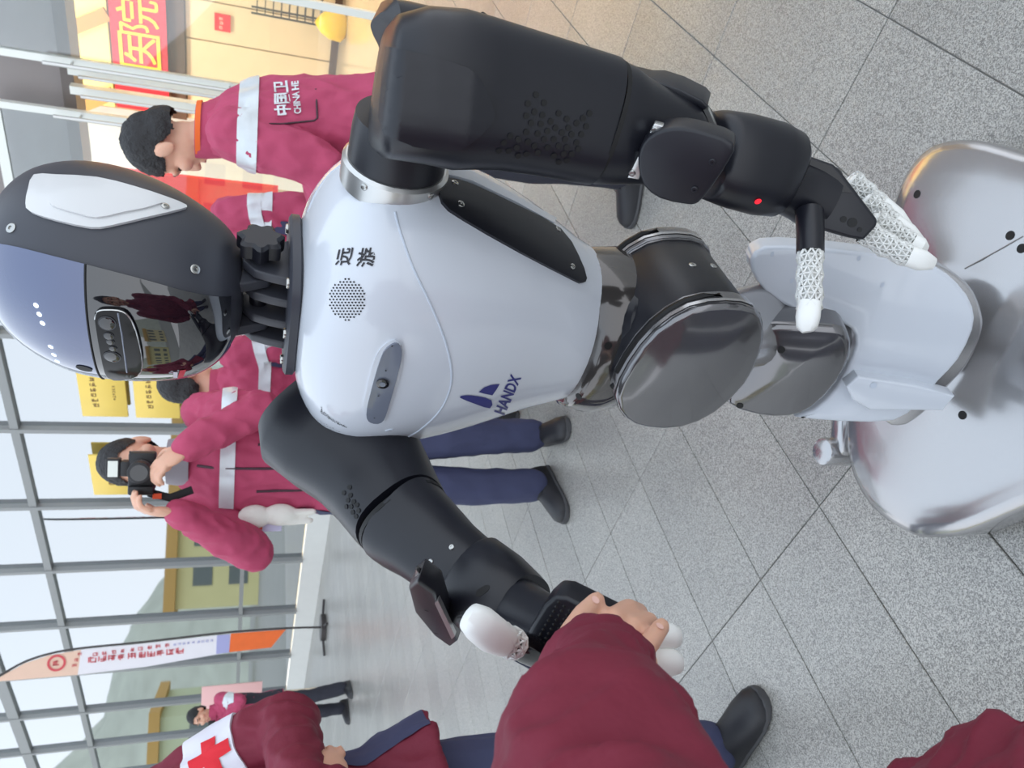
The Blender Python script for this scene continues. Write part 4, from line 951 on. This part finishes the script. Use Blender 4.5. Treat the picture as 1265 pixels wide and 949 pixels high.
    def band(name, c, axis, w, m, rr=.4, arc=None, th=.006, par=None):
        """tape ring around an axis, laid on the jacket"""
        c = X @ Vector(c); axis = (X.to_3x3() @ Vector(axis)).normalized(); t, s, b = frame(axis, Vector((.1, .05, 1) if abs(axis.z) < .9 else (0, -1, 0)))
        rows = []
        N = 48; a0, a1 = arc or (0, 360)
        full = arc is None; bad = set()
        prof = ((-1, -.004), (-1, th), (-.6, th), (-.2, th), (.2, th), (.6, th), (1, th), (1, -.004))
        for q in prof: rows.append([])
        for j in range(N + (0 if full else 1)):
            an = math.radians(a0 + (a1 - a0) * j / N); dr = s * math.cos(an) + b * math.sin(an)
            for i, (q, off) in enumerate(prof):
                cc = c + t * (w * h * q); p, st = None, cc
                for _ in range(6 if spec.get('bfar') else 1):
                    r_ = BJ.ray_cast(st, dr)[0]
                    if r_ is None or (r_ - cc).length > rr: break
                    p = r_; st = r_ + dr * .002
                ok = p is not None and (p - cc).length < rr
                hitp = p if ok else cc + dr * .085
                if not ok: bad.add(i * (N + (0 if full else 1)) + j)
                rows[i].append(hitp + dr * off)
        V, F = lofts(rows, cap=False, closed=full)
        F = [f for f in F if not any(a in bad for a in f) and max((V[f[a]] - V[f[(a + 1) % 4]]).length for a in range(4)) < .13]
        return mk(name, V, F, m, par or jk)
    for bn in spec.get('bands', ()):
        if bn[0] == 'torso': band('reflective_band', up(0, .005, bn[1]), (0, 0, 1), bn[2], M_tape, .34, bn[3] if len(bn) > 3 else None)
        else:
            k = bn[1]; shd, el, wr = A[k]; seg = (shd, el) if bn[0] == 'upper' else (el, wr)
            band('reflective_band', seg[0].lerp(seg[1], bn[2]), seg[1] - seg[0], bn[3], bn[4] if len(bn) > 4 else M_tape, .14 if spec.get('bfar') else .115, None)
    # collar
    col = lofts([[up(a * math.cos(t), a * .95 * math.sin(t) + .01 - (.012 if math.sin(t) < 0 else 0), z) for t in np.linspace(0, 2 * math.pi, 28, endpoint=False)] for z, a in ((1.43, .088), (1.47, .086), (1.505, .080), (1.503, .074), (1.44, .074))], cap=False)
    mk('collar', [X @ p for p in col[0]], col[1], spec.get('cm', mj), jk)
    # zip and pockets on the front
    def strip(name, pts, r, m, par=jk):
        P = []
        for (x, z) in pts:
            a = X @ up(x, -.6, z); d = (X.to_3x3() @ Vector((0, 1, 0))).normalized(); p = BJ.ray_cast(a, d)[0]
            if p is not None: P.append(p - d * .001)
        if len(P) > 1: tube(name, P, [r] * len(P), m, par, n=8)
    if spec.get('front', True):
        strip('zip', [(0, z) for z in np.linspace(1.40, hem + .02, 12)], .005, M_zip)
        for s in (-1, 1): strip('pocket_zip', [(.085 * s, z) for z in np.linspace(1.20, 1.04, 5)], .005, M_zip); strip('pocket_flap', [(x * s, .92) for x in np.linspace(.05, .14, 4)], .003, M_zip)
    # navy side panels
    if spec.get('sidepanel', True):
        for s in (-1, 1):
            V, F = [], []; zz = np.linspace(spec.get('sptop', 1.28), hem + .01, 14); aa = np.linspace(-1, 1, 9) * spec.get('spw', 32) + spec.get('spoff', 0) * s
            for z in zz:
                for a in aa:
                    an = math.radians(a) + (0 if s > 0 else math.pi); dr = X.to_3x3() @ Vector((math.cos(an), math.sin(an) * .8, 0)); dr.normalize(); cc = X @ up(0, 0, z)
                    # outermost hit, kept close to the torso
                    p = BJ.ray_cast(cc, dr)[0]; V.append((p if p is not None and (p - cc).length < .24 * h else cc + dr * .19) + dr * .005)
            for i in range(13):
                for j in range(8): F.append((i * 9 + j, i * 9 + j + 1, (i + 1) * 9 + j + 1, (i + 1) * 9 + j))
            mk('side_panel', V, F, spec.get('pm', M_navy), jk)
    # trousers
    T = [lofts([[Vector((a * math.cos(t), b * math.sin(t), z)) for t in np.linspace(0, 2 * math.pi, 24, endpoint=False)] for z, a, b in ((.80, .15, .11), (.88, .165, .12), (1.0, .16, .11))])]
    for k in (0, 1):
        hip, kn, an, fa = J[k]; T += [capVF(hip, kn, .098, .080), capVF(kn, an.lerp(kn, .03), .078, .068)]
    blob('trousers', T, mt, root, vox, 3, X, .008, 8)
    # shoes
    for k in (0, 1):
        hip, kn, an, fa = J[k]; a = math.radians(fa); f = Vector((math.sin(a), -math.cos(a), 0)); l = Vector((math.cos(a), math.sin(a), 0)); c = Vector((an.x, an.y, 0))
        rows = []
        for q, w, zt in ((-.095, .018, .05), (-.088, .036, .095), (-.03, .044, .12), (.03, .046, .105), (.08, .051, .08), (.13, .054, .066), (.170, .048, .056), (.190, .034, .044), (.200, .014, .03)):
            rows.append([X @ (c + f * q + l * (w * spow(math.cos(t), .8)) + Vector((0, 0, max(.0, .018 + (zt - .018) * math.sin(t)) if math.sin(t) > 0 else .018))) for t in np.linspace(0, 2 * math.pi, 18, endpoint=False)])
        shoe = mk('shoe', *lofts(rows), M_shoe, root)
        rows = []
        for q, w in ((-.10, .02), (-.09, .039), (-.03, .047), (.03, .049), (.08, .054), (.13, .057), (.172, .051), (.194, .037), (.205, .016)):
            rows.append([X @ (c + f * q + l * (w * spow(math.cos(t), .7)) + Vector((0, 0, .011 + .011 * spow(math.sin(t), .4)))) for t in np.linspace(0, 2 * math.pi, 14, endpoint=False)])
        mk('sole', *lofts(rows), M_sole, shoe)
        for q in (.02, .04, .06):
            mk('lace', *tubeVF([X @ (c + f * (q + (.006 if u_ > 0 else 0)) + l * (u_ * .024) + Vector((0, 0, (.115 - (q - .02) * .5) - abs(u_) * .012))) for u_ in (-1, -.4, .4, 1)], [.003] * 4, n=6), M_shoe, shoe)
    return dict(root=root, X=X, jacket=jk, BJ=BJ, A=A, H=H, Hq=Hq, up=up, h=h)

# the photographer in the middle distance
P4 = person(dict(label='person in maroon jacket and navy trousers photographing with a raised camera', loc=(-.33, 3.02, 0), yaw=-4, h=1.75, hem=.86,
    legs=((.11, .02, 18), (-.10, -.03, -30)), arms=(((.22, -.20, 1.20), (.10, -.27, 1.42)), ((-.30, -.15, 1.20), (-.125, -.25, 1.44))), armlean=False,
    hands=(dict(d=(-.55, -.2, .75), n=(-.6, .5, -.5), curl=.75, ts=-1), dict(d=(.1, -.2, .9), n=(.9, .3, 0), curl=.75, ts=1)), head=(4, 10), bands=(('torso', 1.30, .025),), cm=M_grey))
# the camera in front of his face
Hc = P4['X'] @ P4['H'](0, -.175, .0); cam_r = empty('photo_camera', Hc)
tag(cam_r, 'black camera with round lens held to the face by the person in the middle', 'camera')
M_camb = mat('black_camera_body', (30, 30, 33), .45)
fx = (P4['X'].to_3x3() @ Vector((0, -1, 0))).normalized(); lx = (P4['X'].to_3x3() @ Vector((1, 0, 0))).normalized()
box('camera_body', Hc + fx * .0 - lx * .01, lx * .066, fx * .022, UPZ * .042, M_camb, cam_r, .008)
box('prism_housing', Hc + UPZ * .05, lx * .026, fx * .022, UPZ * .016, M_camb, cam_r, .006)
cyl('lens_barrel', Hc + fx * .02, fx, .036, .07, M_camb, cam_r, 28, .004); cyl('lens_glass', Hc + fx * .0895, fx, .027, .002, M_lens, cam_r, 24)
cyl('lens_ring', Hc + fx * .05, fx, .0375, .012, mat('grey_rubber', (70, 70, 72), .7), cam_r, 28)
box('camera_grip', Hc - lx * .072 + fx * .012, lx * .016, fx * .026, UPZ * .040, M_camb, cam_r, .008)
box('flash_unit', Hc + UPZ * .088 + fx * .0, lx * .034, fx * .018, UPZ * .022, M_camb, cam_r, .004); box('flash_window', Hc + UPZ * .088 + fx * .0185, lx * .027, fx * .001, UPZ * .015, mat('pale_diffuser', (232, 236, 228), .3), cam_r)
tube('strap', [Hc - lx * .085 - UPZ * .02, Hc - lx * .10 - UPZ * .09 + fx * .02, Hc - lx * .075 - UPZ * .16 + fx * .01], [(.014, .003)] * 3, mat('black_strap', (30, 30, 34), .7), cam_r, n=8)
box('strap_label', Hc - lx * .093 - UPZ * .05 + fx * .024, lx * .009, fx * .003, UPZ * .014, mat('orange_tag', (235, 90, 50), .6), cam_r)
# white gloves and card hanging at his side
gl = atY(325, 637, 2.95)
tag(blob('work_gloves', [ellVF(gl + Vector((0, -.02, .03)), (.045, .03, .06)), ellVF(gl + Vector((.005, -.02, -.06)), (.042, .028, .065)), capVF(gl + Vector((-.02, -.02, -.09)), gl + Vector((-.02, -.02, -.17)), .016, .012), capVF(gl + Vector((.012, -.02, -.09)), gl + Vector((.014, -.02, -.18)), .016, .012)], mat('white_cotton', (232, 230, 222), .9, bump=.3, bscale=80), None, .006, 2), 'pair of white cotton gloves tucked at the hip of the camera holder', 'gloves')
cb = atY(336, 650, 2.94)
cdk = box('name_card', cb, (.02, 0, 0), (0, .003, 0), (0, 0, .035), mat('pale_card', (206, 204, 232), .4), None, .002); tag(cdk, 'pale lilac name card hanging beside the white gloves', 'card')
box('card_clip', cb + Vector((0, -.001, .05)), (.012, 0, 0), (0, .003, 0), (0, 0, .016), mat('orange_clip', (236, 96, 60), .5), cdk)

# person on the right bending forward
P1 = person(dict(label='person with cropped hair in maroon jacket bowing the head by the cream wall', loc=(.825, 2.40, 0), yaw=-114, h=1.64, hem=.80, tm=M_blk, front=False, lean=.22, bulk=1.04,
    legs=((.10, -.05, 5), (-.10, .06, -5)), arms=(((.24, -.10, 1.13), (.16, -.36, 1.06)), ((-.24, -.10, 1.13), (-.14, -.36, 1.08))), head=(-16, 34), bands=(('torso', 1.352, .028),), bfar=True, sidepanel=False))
mk('orange_lining', *[[P1['X'] @ p for p in lofts([[P1['up'](.090 * math.cos(t), .086 * math.sin(t) + .010, z) for t in np.linspace(0, 2 * math.pi, 28, endpoint=False)] for z in (1.488, 1.503)], cap=False)[0]], lofts([[Vector((0, 0, 0))] * 28] * 2, cap=False)[1]], mat('orange_trim', (238, 108, 40), .7), P1['jacket'])
def jacket_text(P, s, cx, cy, xd, yd, m):
    px_text('lettering', s, cx, cy, xd, yd, P['BJ'], m, P['jacket'], .004, 6)
px_text('lettering', '中国卫', 348, 122, (-3, -41), (-20, 1), P1['BJ'], M_tape, P1['jacket'], .005, 5, bold=.03); px_text('lettering', 'CHINA HE', 366, 122, (-3, -40), (-9, 1), P1['BJ'], M_tape, P1['jacket'], .005, 5, bold=.03)
lineon('pocket_edge', [(333, 153), (350, 153), (388, 149), (392, 146), (391, 125), (390, 110)], P1['BJ'], M_zip, P1['jacket'], .003)

# person behind the robot's neck and person at its other side
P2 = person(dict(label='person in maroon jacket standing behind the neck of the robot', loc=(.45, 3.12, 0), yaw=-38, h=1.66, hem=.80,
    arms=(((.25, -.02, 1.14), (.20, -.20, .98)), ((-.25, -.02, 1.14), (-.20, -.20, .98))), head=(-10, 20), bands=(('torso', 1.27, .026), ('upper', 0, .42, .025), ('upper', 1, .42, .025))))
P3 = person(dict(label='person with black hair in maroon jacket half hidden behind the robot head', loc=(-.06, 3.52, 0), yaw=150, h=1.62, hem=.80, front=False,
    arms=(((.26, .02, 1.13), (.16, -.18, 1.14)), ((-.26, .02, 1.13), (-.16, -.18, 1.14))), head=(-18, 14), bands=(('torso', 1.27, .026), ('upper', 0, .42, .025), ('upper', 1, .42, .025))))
# far person by the glass
B6 = ground(432, 864)
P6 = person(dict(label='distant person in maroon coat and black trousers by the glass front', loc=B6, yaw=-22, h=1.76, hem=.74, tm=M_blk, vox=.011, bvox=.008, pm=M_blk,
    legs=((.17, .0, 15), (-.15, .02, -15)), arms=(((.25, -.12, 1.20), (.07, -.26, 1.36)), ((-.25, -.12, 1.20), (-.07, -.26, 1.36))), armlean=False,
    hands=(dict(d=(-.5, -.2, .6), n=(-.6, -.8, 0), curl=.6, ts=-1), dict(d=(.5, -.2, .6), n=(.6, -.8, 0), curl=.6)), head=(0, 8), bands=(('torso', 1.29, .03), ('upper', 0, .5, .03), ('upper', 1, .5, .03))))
h6 = P6['X'] @ P6['H'](0, -.19, -.10); f6 = (P6['X'].to_3x3() @ Vector((0, -1, 0))).normalized()
c6 = empty('compact_camera', h6); tag(c6, 'small black camera in the hands of the distant person', 'camera')
box('camera_body', h6, (.06, 0, 0), f6 * .02, UPZ * .036, M_camb, c6, .006); cyl('lens_barrel', h6 + f6 * .02, f6, .03, .045, M_camb, c6, 18)
k6 = P6['X'] @ P6['up'](.07, -.165, 1.12); b6 = box('name_badge', k6 + f6 * .02, (.05, 0, 0), f6 * .003, UPZ * .065, mat('pale_card', (206, 204, 232), .4), None, .003); tag(b6, 'pale name badge on the maroon coat of the distant person', 'badge')
marks('print', 3, k6 + f6 * .025, Vector((1, 0, 0)), UPZ, .024, .03, M_navyp, b6, 9)
pb = ground(410, 893); pk6 = empty('notice_board', pb + Vector((0, 1.2, 0))); tag(pk6, 'pale pink notice board standing behind the distant person', 'board')
pc = pb + Vector((0, 1.2, 0)); box('board', pc + UPZ * 1.32, (.2, 0, 0), (0, .015, 0), (0, 0, .42), mat('pink_board', (238, 188, 184), .6), pk6, .004); box('stand', pc + UPZ * .45, (.025, 0, 0), (0, .02, 0), (0, 0, .45), mat('cream_stand', (232, 216, 190), .6), pk6)

# person at the side with crossed arms and red cross armband
P7 = person(dict(label='person with a red cross armband and arms folded, in maroon and navy', loc=(-1.0, 1.64, 0), yaw=48, h=1.74, hem=.83, jm=M_mar2, flare=1.25, bulk=1.0, front=False, vox=.007, lean=-.25, bfar=True, sptop=1.10, spoff=-33, spw=18,
    legs=((.067, -.03, 12), (-.16, .02, -10)), arms=(((.25, -.09, 1.14), (.03, -.26, 1.12)), ((-.27, -.06, 1.13), (.02, -.25, 1.07))),
    hands=(dict(d=(-.9, .1, .05), n=(0, 1, 0), curl=.6, ts=-1), dict(d=(.85, .35, .0), n=(-.2, 1, .1), curl=.8)), head=(10, 6), bands=(('upper', 0, .50, .060, mat('white_armband', (226, 226, 236), .7, nscale=8, namt=.04)),), pm=M_navy))
BA = bvh_of([c for c in P7['jacket'].children if c.name.startswith('reflective_band')][0])
for c in P7['jacket'].children:
    if c.name.startswith('reflective_band'): c.name = 'armband'
arm = P7['A'][0]; ac = P7['X'] @ arm[0].lerp(arm[1], .52); ad = (P7['X'].to_3x3() @ (arm[1] - arm[0])).normalized()
vd = (CAM - ac).normalized() + P7['X'].to_3x3() @ Vector((.35, 0, 0)); vd = (vd - ad * vd.dot(ad)).normalized(); sdv = ad.cross(vd).normalized()
V, F = [], []
for a0, a1, b0, b1 in ((-.048, .048, -.017, .017), (-.017, .017, -.048, -.017), (-.017, .017, .017, .048)):
    n = 8; k = len(V)
    for i in range(n + 1):
        for j in range(n + 1):
            c0 = ac + ad * (a0 + (a1 - a0) * i / n); an = (b0 + (b1 - b0) * j / n) / .088; dr = vd * math.cos(an) + sdv * math.sin(an)
            r = BA.ray_cast(c0, dr); V.append((r[0] if r[0] is not None else c0 + dr * .09) + dr * .003)
    F += [(k + i * (n + 1) + j, k + i * (n + 1) + j + 1, k + (i + 1) * (n + 1) + j + 1, k + (i + 1) * (n + 1) + j) for i in range(n) for j in range(n)]
mk('red_cross', V, F, mat('red_cross_print', (222, 32, 48), .7), P7['jacket'])
# handshaking person standing next to the viewpoint
def chain(rows):
    pts = [atY(a, b, c) for a, b, c, r in rows]; return [capVF(pts[i], pts[i + 1], rows[i][3], rows[i + 1][3], 12) for i in range(len(rows) - 1)]
HB = chain([(706, 812, .665, .014), (704, 786, .674, .0128), (720, 760, .690, .0112), (737, 742, .704, .0094)])
HB += chain([(738, 806, .676, .0125), (758, 764, .688, .0115), (776, 752, .712, .0108), (790, 756, .735, .0095)])
HB += chain([(756, 812, .672, .013), (781, 775, .684, .0120), (800, 768, .706, .0110), (808, 776, .735, .0095)])
HB += chain([(772, 836, .645, .0125), (790, 809, .648, .0112), (805, 791, .656, .0104), (817, 774, .672, .0090)])
HB += chain([(778, 842, .655, .012), (796, 826, .682, .0108), (806, 812, .71, .0098), (808, 812, .73, .0090)])
HB += chain([(732, 860, .63, .032), (735, 822, .662, .032), (750, 800, .676, .028)]) + chain([(722, 812, .668, .022), (762, 812, .670, .022)])
SL = [tubeVF([atY(a, b, c) for a, b, c, _ in rows], [r * depth(atY(a, b, c)) / FPX for a, b, c, r in rows], n=24) for rows in
      ([(775, 1180, .30, 170), (760, 1060, .36, 148), (742, 949, .43, 131), (742, 905, .50, 103), (743, 865, .57, 81), (743, 840, .61, 70), (746, 822, .640, 63), (752, 810, .652, 57)],)]
PL = Vector((-.46, .39, 0)); YW = math.radians(135); XW = (Matrix.Translation(PL) @ Matrix.Rotation(YW, 4, 'Z')).inverted()
elw = XW @ atY(775, 1180, .30); wrw = XW @ atY(740, 830, .64)
P8 = person(dict(label='person in deep maroon jacket reaching out to shake the hand of the robot', loc=PL, yaw=135, h=1.72, hem=.64, jm=M_mar2, vox=.007, bvox=.0036, bsm=1, flare=1.32, front=False, sidepanel=False, bulk=1.04,
    arms=(((.25, .0, 1.14), (.20, -.12, .92)), (tuple(elw), tuple(wrw))), armlean=False, hands=({}, None), head=(0, 8), skip=1, wbody=HB, wjacket=SL, wr=.013, ws=15))
BB8 = bvh_of([c for c in P8['root'].children if c.name.startswith('body')][0])
for x, y, r in ((735.5, 741.5, .0050), (815, 774, .0046)): dot(BB8, x, y, r, P8['root'], mat('nail', (236, 190, 176), .25), 'fingernail', .0006, .8, 12)
